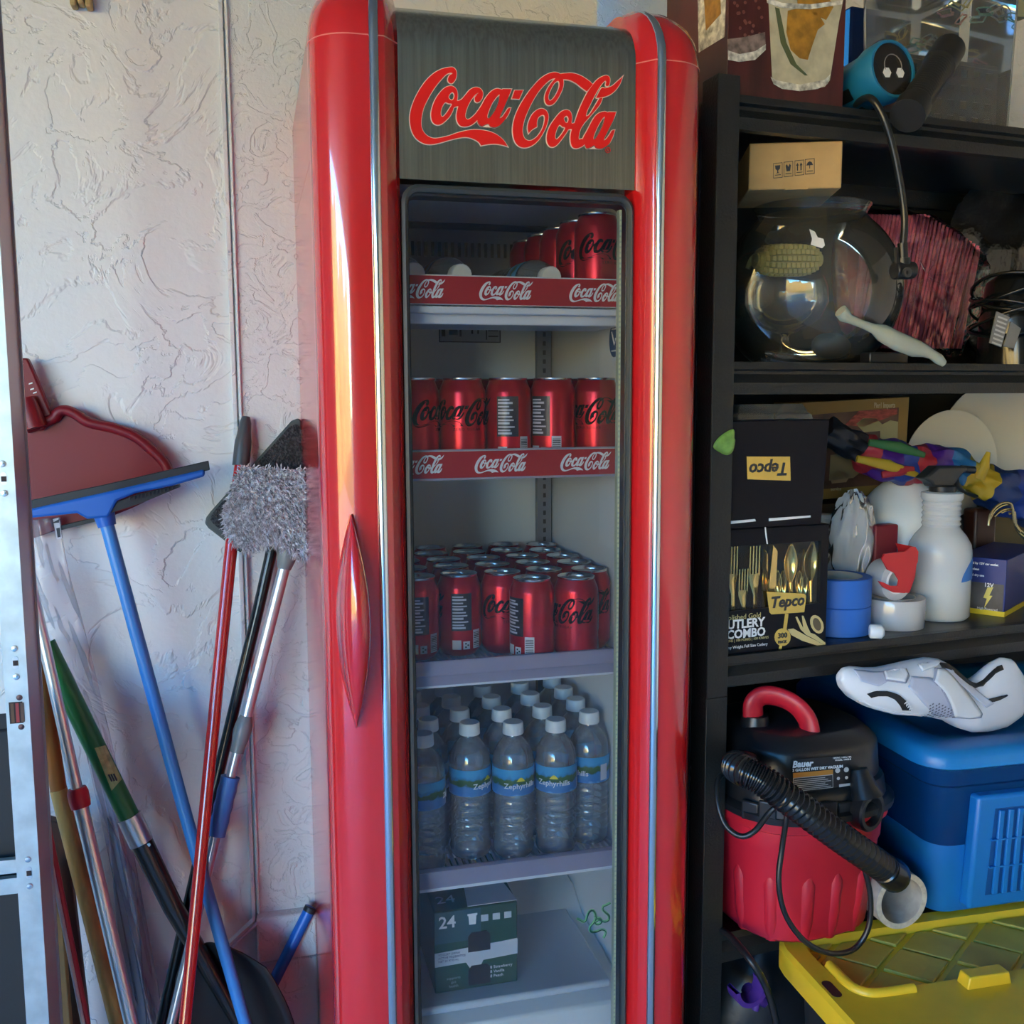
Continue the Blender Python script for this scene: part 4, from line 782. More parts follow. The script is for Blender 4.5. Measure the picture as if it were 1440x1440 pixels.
tp_ = rb(rpoly([(1078, 832), (1131, 835), (1134, 838), (1131, 861), (1085, 864), (1082, 861)], FB-.0012), 'brand_plate', GOLD, c1, smooth=0)
rtext('brand_text', 'Tepco', 1083, 855, FB-.0016, .0245, INK, tp_, shear=.2, off=.0007)
rb(rpoly([(1104, 863), (1109, 863), (1106, 886), (1101, 886)], FB-.0010), 'ribbon', GOLD, c1, smooth=0); rb(rpoly([(1097, 905), (1101, 905), (1099, 913), (1095, 913)], FB-.0010), 'ribbon', GOLD, c1, smooth=0)
bd_ = rb(rpoly([(1100.5+11.5*math.cos(a*.35), 896+12.5*math.sin(a*.35)) for a in range(18)], FB-.0012), 'pack_badge', GOLD, c1, smooth=0)
rtext('badge_text', '300', 1100.5, 897, FB-.0016, .0115, INK, bd_, align='CENTER', off=.0003); rtext('badge_text', 'PACK', 1100.5, 904.5, FB-.0016, .0062, INK, bd_, align='CENTER', off=.0002)
for s, x, y, sz, mt, of in (('Polished Gold', 1019, 873, .0115, GTXT, 0), ('CUTLERY', 1012, 886, .0190, LOGOWHITE, .0006), ('COMBO', 1021.5, 899, .0190, LOGOWHITE, .0006), ('100 SPOONS | 100 FORKS | 100 KNIVES', 1006, 905.5, .0056, GTXT, 0), ('Heavy Weight Full Size Cutlery', 1016, 914, .0064, LOGOWHITE, 0)):
    rtext('carton_text', s, x, y, FB-.0006, sz, mt, c1, off=of)
PG = mat('print_gold', (.62, .50, .22), .35)
def flatfork(mb_pts, v): pass
for P in ([(1119, 868), (1121, 867), (1130, 884), (1128, 866), (1130, 866), (1136, 882), (1140, 890), (1146, 892), (1161, 904), (1161, 908), (1142, 897), (1134, 893), (1126, 885)], [(1108, 885), (1116, 884), (1132, 893), (1150, 902), (1160, 908), (1150, 908), (1128, 901), (1113, 893)]):
    rb(rpoly(P, FB-.0008), 'printed_cutlery', PG, c1, smooth=0)
rb(rpoly([(1149+9*math.cos(a*.4)+3*math.sin(a*.4), 878+13*math.sin(a*.4)) for a in range(16)], FB-.0009), 'printed_cutlery', PG, c1, smooth=0)
rb(rpoly([(1149+5.5*math.cos(a*.4)+2*math.sin(a*.4), 878+9*math.sin(a*.4)) for a in range(16)], FB-.0012), 'printed_bowl', mat('print_dark_gold', (.12, .09, .05), .4), c1, smooth=0)
rb(rpoly([(1075.5, 741), (1077, 741), (1078, 750), (1080, 765), (1078.5, 765), (1076.5, 752)], FB-.0008), 'tear_mark', LOGOWHITE, c1, smooth=0)
# the loose cutlery behind the window
def cut_piece(kind, px, py0, py1, v, wpx, label, lean=0):
    a, b = RV(px, py0, v), RV(px+lean, py1, v); b.z = max(b.z, z3+.008); w_ = wpx*.0013; h = a.z-b.z; m_ = MB(); th = .003
    X = lambda t: a.x+(b.x-a.x)*t
    if kind == 'spoon':
        m_.grid(lambda i, j: Vector((X(i*.42)+w_/2*math.sin(max(.03, min(.97, i))*PI)**.7*(2*j-1), v+.008*(1-(2*j-1)**2)*math.sin(i*PI), a.z-h*.42*i)), 12, 8)
        m_.tube([Vector((X(.40), v, a.z-h*.40)), Vector((X(.6), v-.003, a.z-h*.6)), Vector((X(1), v, a.z-h))], [.0035, .003, .005], 8)
    elif kind == 'fork':
        for k in range(4): m_.tube([Vector((X(0)+w_*(-.38+.253*k), v, a.z)), Vector((X(.2)+w_*(-.38+.253*k), v+.002, a.z-h*.30))], [.0012, .0018], 6)
        m_.tube([Vector((X(.28), v+.002, a.z-h*.28)), Vector((X(.36), v+.003, a.z-h*.36)), Vector((X(.5), v, a.z-h*.5)), Vector((X(1), v, a.z-h))], [w_*.46, w_*.40, .0035, .005], 10, flat=.25)
    else:
        m_.prism([(X(0)-w_*.1, a.z), (X(0)+w_*.35, a.z-h*.06), (X(.4)+w_*.4, a.z-h*.4), (X(.5)+w_*.2, a.z-h*.5), (X(1)+w_*.25, b.z), (X(1)-w_*.25, b.z), (X(.5)-w_*.2, a.z-h*.5), (X(.4)-w_*.3, a.z-h*.4)], (0, v, 0), (1, 0, 0), (0, 0, 1), (0, .003, 0))
    rsolo(m_, 'plastic_'+kind, GOLDP, label, kind, group='gold cutlery in the carton', smooth=60, solid=.0008 if kind == 'spoon' else 0)
cut_piece('fork', 1031, 768, 905, .032, 16, 'gold plastic fork beside the rack post behind the carton window')
cut_piece('fork', 1062, 768, 905, .032, 17, 'gold plastic fork in the middle of the carton window')
cut_piece('fork', 1046, 800, 905, .026, 15, 'shorter gold plastic fork standing between the two tall forks')
cut_piece('knife', 1089, 767, 905, .030, 14, 'gold plastic knife between forks and spoons in the carton window', -8)
cut_piece('spoon', 1113, 764, 905, .030, 19, 'gold plastic spoon next to the knives in the carton window', -4)
cut_piece('spoon', 1143, 762, 905, .028, 22, 'gold plastic spoon against the window edge of the carton', -8)
cut_piece('spoon', 1129, 772, 905, .045, 20, 'gold plastic spoon set back between the two front spoons', -4)
cut_piece('knife', 1076, 772, 905, .045, 12, 'gold plastic knife set back behind the fork in the carton window', -2)
for i, x in enumerate((1086, 1094, 1101, 1124, 1131)): cut_piece('spoon', x, 802, 905, .036, 12, 'short gold plastic spoon %s low in the carton window' % ('just behind the knife', 'second after the knife', 'left of the tall spoon', 'right of the tall spoon', 'before the last tall spoon')[i], 0)
# upside-down carton on top
zb_ = zt; zt2 = rk(1168, 590, FB)[1]
c2 = rthing('cutlery_carton', 'plain black carton turned upside down, gold plate reading bottom up', 'box', ((ua+ub)/2, .09, zb_))
ur = rk(1168, 590, FB)[0]; ul = .036
rb(MB().loft([[Vector((ul, FB+.002, z)), Vector((r, FB+.002, z)), Vector((r, .165, z)), Vector((ul, .165, z))] for z, r in ((zb_, rk(1156, 732, FB)[0]), (zt2, ur))]), 'carton_body', BBOX, c2, bevel=.0015)
p2_ = rb(rpoly([(1050, 642), (1111, 642), (1112, 676), (1051, 674)], FB+.0008), 'brand_plate', GOLD, c2, smooth=0)
rtext('brand_text', 'Tepco', 1109, 651, FB+.0004, .0270, INK, p2_, rot=PI, shear=.2, off=.0007)
rb(rpoly([(1026, 733), (1062, 730), (1063, 733), (1026, 737)], FB-.0002, .002), 'torn_edge', LOGOWHITE, c2, smooth=0); rb(rpoly([(1082, 729), (1140, 725), (1140, 727.5), (1082, 733)], FB-.0002, .002), 'torn_edge', LOGOWHITE, c2, smooth=0)
ct = MB(); a, b = RV(1032, 583, .06), RV(1138, 583, .06)
ct.loft([[Vector((a.x+i, .05+i, z)), Vector((b.x-i, .05+i, z)), Vector((b.x-i, .15-i, z)), Vector((a.x+i, .15-i, z))] for z, i in ((zt2+.0005, 0), (zt2+.008, .002), (zt2+.011, .006), (zt2+.024, .012))]); rsolo(ct, 'tray_lid', clear('clamshell', (.9, .9, .88), 2.0, .05, haze=.25, hazecol=(.6, .6, .55)), 'clear plastic tray lid lying on top of the upside-down black carton', 'lid', smooth=30)
# serving-dish box, standing on a dull brown box
BRN = mat('box_ochre', (.30, .19, .045), .5); 
vS = .325
def quadbox(P, v, d): 
    m_ = MB(); f = [rk(x, y, v) for x, y in P]; return m_.prism(f, (0, v, 0), (1, 0, 0), (0, 0, 1), (0, d, 0))
sx0, sz0 = rk(1128, 705, vS); 
sb = rthing('dish_box', 'ochre shop carton with printed serving dishes and pale lettering behind the umbrella', 'box', (rk(1205, 630, vS)[0], .36, rk(1205, 700, vS)[1]))
rb(quadbox([(1118, 706), (1271, 692), (1279, 558), (1126, 566)], vS, .085), 'carton_body', BRN, sb, bevel=.001)
pp = rb(quadbox([(1130, 690), (1260, 680), (1264, 573), (1136, 584)], vS-.0008, .0006), 'printed_photo', mat('photo_brown', (.10, .05, .035), .45, var=(14, .5)), sb, smooth=0)
for P, mt in (([(1188, 598), (1208, 578), (1262, 574), (1262, 582), (1215, 600)], mat('photo_red', (.34, .06, .05), .5, var=(60, .5), stretch=(1, 1, 3))), ([(1204, 596), (1214, 588), (1232, 588), (1240, 596), (1238, 606), (1215, 608)], mat('photo_cream', (.42, .40, .22), .5)), ([(1238, 598), (1252, 591), (1263, 593), (1262, 625), (1238, 616)], mat('photo_cream', (.4, .4, .2), .5)), ([(1168, 640), (1200, 636), (1222, 655), (1200, 672), (1166, 676)], mat('photo_linen', (.24, .21, .12), .5)), ([(1166, 668), (1180, 660), (1196, 668), (1190, 678), (1170, 680)], mat('photo_egg', (.35, .25, .16), .5))):
    rb(quadbox(P, vS-.0014, .0005), 'photo_dish', mt, pp, smooth=0)
rtext('shop_text', 'Pier1 Imports', 1229, 573.5, vS-.0012, .0150, mat('pale_gold_text', (.62, .56, .38), .5), sb, off=.0003, sx=.62)
rtext('shop_text', 'service', 1168, 690, vS-.0012, .009, mat('pale_gold_text', (.62, .56, .38), .5), sb)
zlow = rk(1205, 707, vS)[1]
rsolo(MB().b2((rk(1150, 700, vS)[0], vS+.005, z3), (rk(1262, 700, vS)[0], vS+.085, zlow)), 'brown_carton', mat('dull_brown', (.07, .045, .025), .7), 'dull brown carton hidden under the ochre dish box', 'box', bevel=.002)
# white plates on edge
ZPL = 1.165
def plate(px, py, rpx, v, yaw, label, zr=None):
    c = RV(px, py, v); r = rpx*.00150; c.z = ZPL+r
    q = Matrix.Rotation(yaw, 3, 'Z') @ Matrix.Rotation(PI/2, 3, 'X')
    pr = [(0, .004), (r*.55, .004), (r*.62, .006), (r*.98, .016), (r, .018), (r, .020), (r*.97, .0195), (r*.62, .010), (r*.55, .008), (0, .008)]
    rsolo(MB().lathe(pr, 48, c, q), 'plate', mat('china_white', (.62, .60, .50), .25), label, 'plate', group='white plates standing on edge', smooth=60)
rsolo(MB().b2((rk(1288, 700, .33)[0], .320, z3), (rk(1480, 700, .33)[0], .398, ZPL)), 'grey_carton', mat('grey_carton', (.10, .095, .08), .7), 'dull grey carton carrying the white plates at the back', 'box', bevel=.002)
plate(1388, 655, 93, .366, R(-6), 'largest white plate standing at the back of the umbrella shelf')
plate(1329, 640, 74, .350, R(-6), 'medium white plate standing before the largest plate')
plate(1294, 640, 26, .331, R(-6), 'smallest white plate, mostly hidden by the ochre dish box')
# milk-white jugs
JUG = mat('jug_plastic', (.88, .92, .93), .35)
def jug(name_px, v, yaw, sc, label, zb0):
    cx = rk(name_px[0], name_px[1], v)[0]; O = Vector((cx, v+.09, zb0)); e = rthing('plastic_jug', label, 'jug', O); e.rotation_euler = (0, 0, RA+yaw)
    rings = []
    for z, hw, rr in ((.0, .070, .02), (.006, .076, .03), (.03, .079, .035), (.15, .080, .035), (.165, .080, .04), (.19, .068, .045), (.215, .048, .04), (.235, .026, .022), (.245, .020, .018)):
        ring = []
        for k in range(32):
            a = 2*PI*k/32; c_, s_ = math.cos(a), math.sin(a); n = 3.2 if z < .17 else 2.3; rad = hw/((abs(c_)**n+abs(s_)**n)**(1/n)); ring.append(Vector((rad*c_, rad*s_, z))*sc)
        rings.append(ring)
    MB().loft(rings).build('jug_body', JUG, e, smooth=50)
    MB().lathe([(r_*sc, z_*sc) for r_, z_ in ((.021, .236), (.022, .238), (.022, .252), (.020, .254), (0, .254))], 20).build('jug_cap', WHITE, e, smooth=40)
    MB().tube([Vector(p)*sc for p in ((.02, 0, .235), (.05, 0, .232), (.076, 0, .20), (.082, 0, .15), (.078, 0, .12))], .012*sc, 12).build('jug_handle', JUG, e, smooth=60)
    return e
jug((1314, 800), .145, R(0), 1.0, 'white plastic jug with sloping shoulders right behind the spray bottle', z3)
jug((1206, 750), .177, R(150), .68, 'smaller white plastic jug standing behind carrier bag and red box', z3)
# spray bottle
su, sv_ = .5172-.0, .105; su = rk(1319, 830, sv_)[0]
sp = rthing('spray_bottle', 'milky spray bottle half full with black trigger head and blue arrow print', 'spray bottle', (su, sv_, z3))
zz = lambda y: rk(1319, y, sv_)[1]; rB = (rk(1352, 830, sv_)[0]-rk(1286, 830, sv_)[0])/2
SPR = clear('spray_plastic', (.95, .97, 1), .8, .15, haze=.75, hazecol=(.95, .98, 1.0)); 
pf = [(0, z3+.002), (rB*.9, z3), (rB, z3+.006), (rB, zz(775)), (rB*.96, zz(764)), (rB*.80, zz(752)), (rB*.66, zz(745))]
for k in range(6): y0 = 743-k*7; pf += [(rB*.62, zz(y0)), (rB*.57, zz(y0-3.5))]
pf += [(rB*.62, zz(703)), (rB*.66, zz(700)), (rB*.66, zz(693)), (rB*.5, zz(691))]
rb(MB().lathe(pf, 32, (su, sv_, 0)), 'bottle_body', SPR, sp, smooth=50)
rb(MB().lathe([(0, z3+.004), (rB*.93, z3+.004), (rB*.95, z3+.01), (rB*.95, zz(806)), (0, zz(806)-.0005)], 28, (su, sv_, 0)), 'liquid', clear('soapy_liquid', (.95, .97, .9), .4, .2, haze=.75, hazecol=(.80, .84, .72)), sp, smooth=50)
rb(MB().lathe([(rB*.40, zz(697)), (rB*.42, zz(684)), (rB*.36, zz(682))], 24, (su, sv_, 0), caps=True), 'collar', BLKP, sp, smooth=30)
hd_ = [(1292, 672), (1300, 666), (1312, 655), (1352, 655), (1353, 662), (1346, 666), (1337, 678), (1332, 684), (1306, 684), (1303, 678)]
DGR = mat('trigger_black', (.02, .022, .024), .4)
rb(MB().prism([rk(x, y, sv_) for x, y in hd_], (0, sv_-.014, 0), (1, 0, 0), (0, 0, 1), (0, .028, 0)), 'trigger_head', DGR, sp, bevel=.004)
rb(MB().tube([RV(1351, 659, sv_), RV(1369, 661, sv_)], [.0062, .0068], 14), 'nozzle', DGR, sp)
rb(MB().tube([RV(x, y, sv_) for x, y in ((1342, 668), (1345, 680), (1353, 691), (1372, 698))], [.005, .004, .0035, .0035], 8, flat=1.8), 'trigger', DGR, sp, smooth=60)
ar = MB(); P = [(1340, 780), (1333, 786), (1323, 800), (1319, 810), (1321, 813), (1341, 807)]
def on_cyl(px, py, r): 
    u, z = rk(px, py, sv_); du = max(-.985, min(.985, (u-su)/r)); th = math.asin(du); return Vector((su+r*math.sin(th), sv_-r*math.cos(th), z))
cA = catmull([(1340, 780), (1331, 788), (1322, 802), (1319, 812)], False, 4); cB = catmull([(1342, 782), (1342, 790), (1342, 799), (1342, 808)], False, 4); nA = len(cA)-1
ar.grid(lambda i, j: on_cyl(cA[round(i*nA)][0]*(1-j)+cB[round(i*nA)][0]*j, cA[round(i*nA)][1]*(1-j)+cB[round(i*nA)][1]*j, rB*1.012), nA, 6); rb(ar, 'arrow_print', mat('arrow_blue', (.03, .18, .55), .4), sp, smooth=0, solid=.0006)
# rainbow umbrella, folded
um = rthing('folded_umbrella', 'folded rainbow umbrella with black end lying across the dish box and jugs', 'umbrella', RV(1300, 670, .17))
path = [(1160, 605, .205, .024), (1185, 618, .200, .024), (1208, 630, .195, .026), (1225, 640, .190, .034), (1250, 648, .190, .036), (1275, 652, .188, .036), (1300, 652, .185, .032), (1325, 650, .180, .030), (1350, 660, .180, .032), (1368, 670, .180, .024), (1385, 680, .180, .034), (1410, 690, .180, .042), (1440, 700, .180, .046), (1475, 712, .180, .046)]
sm_ = catmull([(*RV(x, y, v), r) for x, y, v, r in path], False, 6)
cols = {'black': (.012, .012, .016), 'red': (.34, .02, .035), 'yellow': (.46, .30, .02), 'green': (.03, .13, .04), 'blue': (.012, .04, .24), 'violet': (.06, .012, .19), 'sky': (.012, .13, .33), 'navy': (.010, .03, .12)}
seq = ['black', 'black', 'red', 'violet', 'blue', 'red', 'violet', 'sky', 'yellow', 'yellow', 'navy', 'blue', 'navy']
for i, cname in enumerate(seq):
    sg = sm_[i*6:i*6+7]
    if len(sg) < 2: continue
    m_ = MB(); rings = []; 
    for j, p in enumerate(sg):
        gi = i*6+j; c = Vector(p[:3]); t = (Vector(sm_[min(gi+1, len(sm_)-1)][:3])-Vector(sm_[max(gi-1, 0)][:3])).normalized(); nn = Vector((0, 0, 1)); nn = (nn-t*nn.dot(t)).normalized(); bb_ = t.cross(nn)
        rings.append([c+(nn*math.cos(2*PI*k/30)+bb_*math.sin(2*PI*k/30))*p[3]*(1+.13*math.sin(5*2*PI*k/30+gi*.55)+.07*math.sin(9*2*PI*k/30-gi*.3)) for k in range(30)])
    m_.loft(rings, caps=(i in (0, len(seq)-1)))
    rb(m_, 'fabric_panel', mat('umbrella_'+cname, cols[cname], .45, bump=(50, .4)), um, smooth=60)
for x0, y0, x1, y1, cn in ((1205, 645, 1290, 668, 'yellow'), (1222, 622, 1300, 640, 'green'), (1240, 668, 1285, 660, 'red')):
    a, b = RV(x0, y0, .160), RV(x1, y1, .152); rb(MB().tube([a, a.lerp(b, .5)+Vector((0, -.004, .003)), b], [.006, .010, .005], 10, flat=.5), 'fabric_fold', mat('umbrella_'+cn, cols[cn], .45, bump=(50, .4)), um, smooth=60)
rb(MB().tube([RV(1374, 672, .160), RV(1384, 655, .152), RV(1390, 636, .152)], [.014, .010, .004], 10), 'strap', mat('umbrella_yellow', cols['yellow'], .45), um, smooth=60)
# crumpled carrier bag
bgm = MB(); c = RV(1198, 762, .172)
bgm.grid(lambda i, j: c+Vector((.046*math.cos(i*2*PI)*math.sin(j*PI), .027*math.sin(i*2*PI)*math.sin(j*PI), -.085*math.cos(j*PI)))*(1+.10*abs(math.sin(PI*7*i+j*5))-.09*abs(math.sin(PI*11*i-j*8))+.06*abs(math.sin(PI*17*i+j*19))), 48, 26)
for p in bgm.v: p.z = max(p.z, z3+.001)
rsolo(bgm, 'carrier_bag', clear('white_film', (.95, .97, 1), .9, .2, haze=.85, hazecol=(.86, .90, .96)), 'crumpled white plastic carrier bag between the black cartons and the red box', 'bag', smooth=60)
rsolo(MB().b2((rk(1230, 760, .15)[0], .148, z3), (rk(1262, 760, .15)[0], .172, rk(1246, 738, .15)[1])), 'red_box', mat('dark_red_card', (.22, .008, .02), .45), 'dark red box standing between carrier bag and jug', 'box', bevel=.003)
# tapes
TBL = mat('painter_blue', (.02, .14, .55), .55)
def roll_(px, py, v, r0, r1, z, h, mt, label, nm):
    u = rk(px, py, v)[0]; e = rthing('tape_roll', label, 'tape', (u, v, z))
    rb(MB().lathe([(r0, z), (r1-.001, z), (r1, z+.001), (r1, z+h-.001), (r1-.001, z+h), (r0, z+h)], 40, (u, v, 0)), 'tape_winding', mt, e, smooth=40)
    rb(MB().lathe([(r0-.002, z), (r0, z), (r0, z+h+.0004), (r0-.002, z+h+.0004), (r0-.002, z)], 40, (u, v, 0)), 'tape_core', mat('core_pale', (.55, .5, .42), .7), e, smooth=40); return e
vt = .084; rt2 = .055; ht = rk(1190, 868, vt-rt2)[1]-rk(1190, 902, vt-rt2)[1]; ht = .047
ut_ = max(rk(1213, 870, vt)[0]-rt2, ub+rt2+.0005)
for k, lb_ in enumerate(('blue painter tape roll, lower of two, beside the cutlery carton', 'blue painter tape roll stacked on another blue roll')):
    e = rthing('tape_roll', lb_, 'tape', (ut_, vt, z3+k*.0475), 'blue painter tape rolls')
    rb(MB().lathe([(.040, z3+k*.0475), (rt2-.001, z3+k*.0475), (rt2, z3+k*.0475+.001), (rt2, z3+k*.0475+.046), (rt2-.001, z3+k*.0475+.047), (.040, z3+k*.0475+.047)], 44, (ut_, vt, 0)), 'tape_winding', TBL, e, smooth=40)
    rb(MB().lathe([(.038, z3+k*.0475), (.040, z3+k*.0475), (.040, z3+k*.0475+.0474), (.038, z3+k*.0475+.0474), (.038, z3+k*.0475)], 40, (ut_, vt, 0)), 'tape_core', mat('core_pale', (.55, .5, .42), .7), e, smooth=40)
uc_ = rk(1254, 860, .085)[0]
CT = clear('clear_tape', (.9, .9, .92), 1.6, .12, haze=.8, hazecol=(.82, .84, .88))
e = rthing('tape_roll', 'wide clear packing tape roll lying flat under the red dispenser', 'tape', (uc_, .085, z3))
rb(MB().lathe([(.038, z3), (.0535, z3), (.054, z3+.001), (.054, z3+.049), (.0535, z3+.050), (.038, z3+.050)], 44, (uc_, .085, 0)), 'tape_winding', CT, e, smooth=40)
rb(MB().lathe([(.036, z3), (.038, z3), (.038, z3+.0505), (.036, z3+.0505), (.036, z3)], 40, (uc_, .085, 0)), 'tape_core', mat('core_pale', (.55, .5, .42), .7), e, smooth=40)
# red tape gun on top of it
td = rthing('tape_dispenser', 'red hand tape dispenser with a clear tape roll, on the packing tape', 'tape dispenser', (uc_, .07, z3+.0505))
TR = mat('dispenser_red', (.60, .02, .025), .4); vD = .052
cR = RV(1247, 815, vD)
dsp = catmull([(1226, 826), (1224, 806), (1232, 800), (1250, 796), (1246, 790), (1240, 786), (1242, 779), (1256, 777), (1272, 776), (1282, 768), (1289, 770), (1291, 785), (1284, 800), (1283, 818), (1276, 838), (1262, 834), (1250, 829), (1240, 826), (1236, 817), (1244, 826), (1256, 830), (1263, 826), (1262, 818), (1256, 808), (1246, 804), (1238, 808), (1234, 818)], True, 2)
dsp = [(1240, 786), (1243, 779), (1258, 777), (1272, 776), (1280, 769), (1287, 769), (1291, 776), (1290, 790), (1284, 803), (1281, 820), (1272, 834), (1256, 833), (1242, 826), (1235, 817), (1242, 819), (1252, 824), (1262, 824), (1264, 816), (1258, 806), (1248, 801)]
rb(MB().prism([rk(x, y, vD-.006) for x, y in dsp], (0, vD-.007, 0), (1, 0, 0), (0, 0, 1), (0, .003, 0)), 'dispenser_side', TR, td, smooth=0)
rb(MB().prism([rk(x, y, vD-.006) for x, y in ((1287, 769), (1291, 776), (1290, 790), (1284, 803), (1281, 820), (1272, 834), (1280, 834), (1288, 812), (1290, 795), (1292, 782))], (0, vD-.004, 0), (1, 0, 0), (0, 0, 1), (0, .045, 0)), 'dispenser_frame', TR, td, smooth=0)
rq = Matrix.Rotation(PI/2, 3, 'X'); DC = RV(1249, 823, vD+.02); DC.z = z3+.0505+.0325
rb(MB().lathe([(.022, -.02), (.033, -.02), (.033, .02), (.022, .02), (.022, -.02)], 40, DC, rq), 'tape_winding', CT, td, smooth=40)
rb(MB().lathe([(.018, -.021), (.022, -.021), (.022, .021), (.018, .021), (.018, -.021)], 30, DC, rq), 'tape_core', LOGOWHITE, td, smooth=40)
s0, s1 = RV(1223, 876, .016), RV(1243, 894, .004); s0.z = s1.z = z3+.0125
rsolo(MB().tube([s0, s0.lerp(s1, .1), s0.lerp(s1, .8), s0.lerp(s1, .86), s1], [.010, .0118, .0118, .0105, .007], 18), 'marker_pen', mat('pen_white', (.75, .8, .85), .3), 'fat white marker pen lying by the blue tape rolls', 'marker', smooth=50)
# blue appliance box with yellow foot stripe, dark red crate scrap, wire hooks
cu, cv = rkz_ = (atz(1412, 868, z3)-RO).dot(UX), (atz(1412, 868, z3)-RO).dot(VX)
bb = rthing('appliance_box', 'dark blue appliance box with yellow foot stripe and white feature list', 'box', (cu, cv, z3)); bb.rotation_euler = (0, 0, RA+R(28))
BL = mat('box_blue', (.008, .025, .17), .4); YEL = mat('stripe_yellow', (.70, .55, .02), .45)
hB = rk(1412, 788, cv)[1]-z3
BD = .085
MB().b2((0, 0, .009), (.22, BD, hB)).build('carton_body', BL, bb, bevel=.0012)
MB().b2((-.0004, -.0004, 0), (.2204, BD+.0004, .009)).build('foot_stripe', YEL, bb, smooth=0)
MB().b2((-.0008, .003, .010), (0, BD-.003, hB*.56)).build('photo_panel', mat('photo_grey', (.06, .06, .065), .4, var=(16, .6)), bb, smooth=0)
for i, s in enumerate(('> Powered by 12V car outlet', '> Easy to clean', '> Wet and dry use')): text('feature_text', s, .0055, LOGOWHITE, bb, (-.001, BD-.006, hB*(.88-.105*i)), rot=(PI/2, 0, -PI/2), off=.0002)
MB().prism([(y, z) for y, z in ((.030, .050), (.020, .052), (.026, .036), (.021, .036), (.034, .012), (.030, .030), (.036, .031))], (-.0014, 0, 0), (0, 1, 0), (0, 0, 1), (.0006, 0, 0)).build('bolt_mark', mat('bolt_gold', (.7, .6, .15), .4), bb, smooth=0)
text('voltage_text', '12V', .010, LOGOWHITE, bb, (-.001, .036, hB*.50), rot=(PI/2, 0, -PI/2), off=.0003); text('voltage_text', 'High Powered', .006, LOGOWHITE, bb, (-.001, .046, hB*.09), rot=(PI/2, 0, -PI/2))
rsolo(MB().b2((rk(1346, 840, .135)[0], .132, z3), (rk(1353, 840, .135)[0], .150, z3+.055)), 'red_crate', mat('maroon', (.13, .01, .02), .5), 'small maroon crate between spray bottle and appliance box', 'crate', bevel=.002)
for i in range(9):
    a = RV(1390+i*6, 748-random.uniform(0, 10), cv+.008+.0046*i); pts = [a+Vector((.05*t-.006*math.sin(6*t+i), .002*math.sin(5*t+i), .032*math.sin(t*2.6+.4*i)+.012*t)) for t in [k/10 for k in range(11)]]
    for p in pts: p.z = max(p.z, z3+hB+.004)
    rsolo(MB().tube(pts, .0022, 7), 'wire_hook', mat('brass_wire', (.55, .44, .22), .25, .9), 'brass wire hook, %s in the tangle on the appliance box' % ('first', 'second', 'third', 'fourth', 'fifth', 'sixth', 'seventh', 'eighth', 'ninth')[i], 'hook', group='brass hooks on the appliance box', smooth=60)
wal = MB(); a = RV(1385, 720, .24); wal.box(a+Vector((0, 0, -.03)), (.05, .03, .16)); wal.box(a+Vector((.045, .03, -.03)), (.05, .03, .15))
for p in wal.v: p.z = max(z3, p.z)
rsolo(MB().b2((rk(1370, 720, .24)[0], .235, z3), (rk(1400, 720, .24)[0], .27, z3+.17)), 'leather_wallet', mat('brown_leather', (.05, .018, .012), .4), 'brown leather case standing behind the appliance box', 'case', bevel=.006)
rsolo(MB().b2((rk(1398, 720, .27)[0], .275, z3), (rk(1450, 720, .27)[0], .317, z3+.18)), 'khaki_box', mat('khaki', (.13, .105, .05), .7), 'khaki fabric box at the back behind the brass hooks', 'box', bevel=.004)
# ------------------------------------------------------------------ fourth shelf: wet-dry vacuum, blue tote, shoe, tube
z4 = DECK[3]
VCu, VCv = .183, .042
VRED = mat('vac_red', (.50, .012, .030), .42); VBLK = mat('vac_black', (.014, .014, .016), .32, bump=(300, .12, .0006)); HOSE = mat('hose_black', (.010, .010, .011), .22)
vac = rthing('wet_dry_vacuum', 'black and red wet dry vacuum with ribbed hose and looped cord on the rack', 'vacuum', (VCu, VCv, z4))
def sring(r, z, n=3.4, k=48, sx=1.0, dx=0): 
    return [Vector((VCu+dx+sx*r*math.cos(2*PI*i/k)/((abs(math.cos(2*PI*i/k))**n+abs(math.sin(2*PI*i/k))**n)**(1/n)), VCv+r*math.sin(2*PI*i/k)/((abs(math.cos(2*PI*i/k))**n+abs(math.sin(2*PI*i/k))**n)**(1/n)), z)) for i in range(k)]
rb(MB().loft([sring(r, z, n) for r, z, n in ((.106, z4+.001, 2.8), (.114, z4+.008, 2.8), (.120, z4+.06, 2.8), (.127, z4+.145, 2.8), (.130, z4+.152, 2.8), (.131, z4+.185, 2.8), (.139, z4+.19, 2.8), (.140, z4+.205, 2.8), (.134, z4+.206, 2.8))]), 'tank', VRED, vac, smooth=40)
for a in range(200, 345, 24):
    c_, s_ = math.cos(R(a)), math.sin(R(a)); k = 1/((abs(c_)**2.8+abs(s_)**2.8)**(1/2.8))
    pts = [Vector((VCu+r*k*c_, VCv+r*k*s_, z)) for r, z in ((.1015, z4+.006), (.108, z4+.04), (.1145, z4+.10), (.1145, z4+.118))]
    rb(MB().tube(pts, [.013, .014, .014, .009], 12, flat=1.0, up=(c_, s_, 0)), 'tank_rib', VRED, vac, smooth=50)
rb(MB().loft([sring(r, z, 2.8) for r, z in ((.135, z4+.203), (.146, z4+.206), (.147, z4+.216), (.140, z4+.222), (.134, z4+.224))]), 'tank_seal', VBLK, vac, smooth=40)
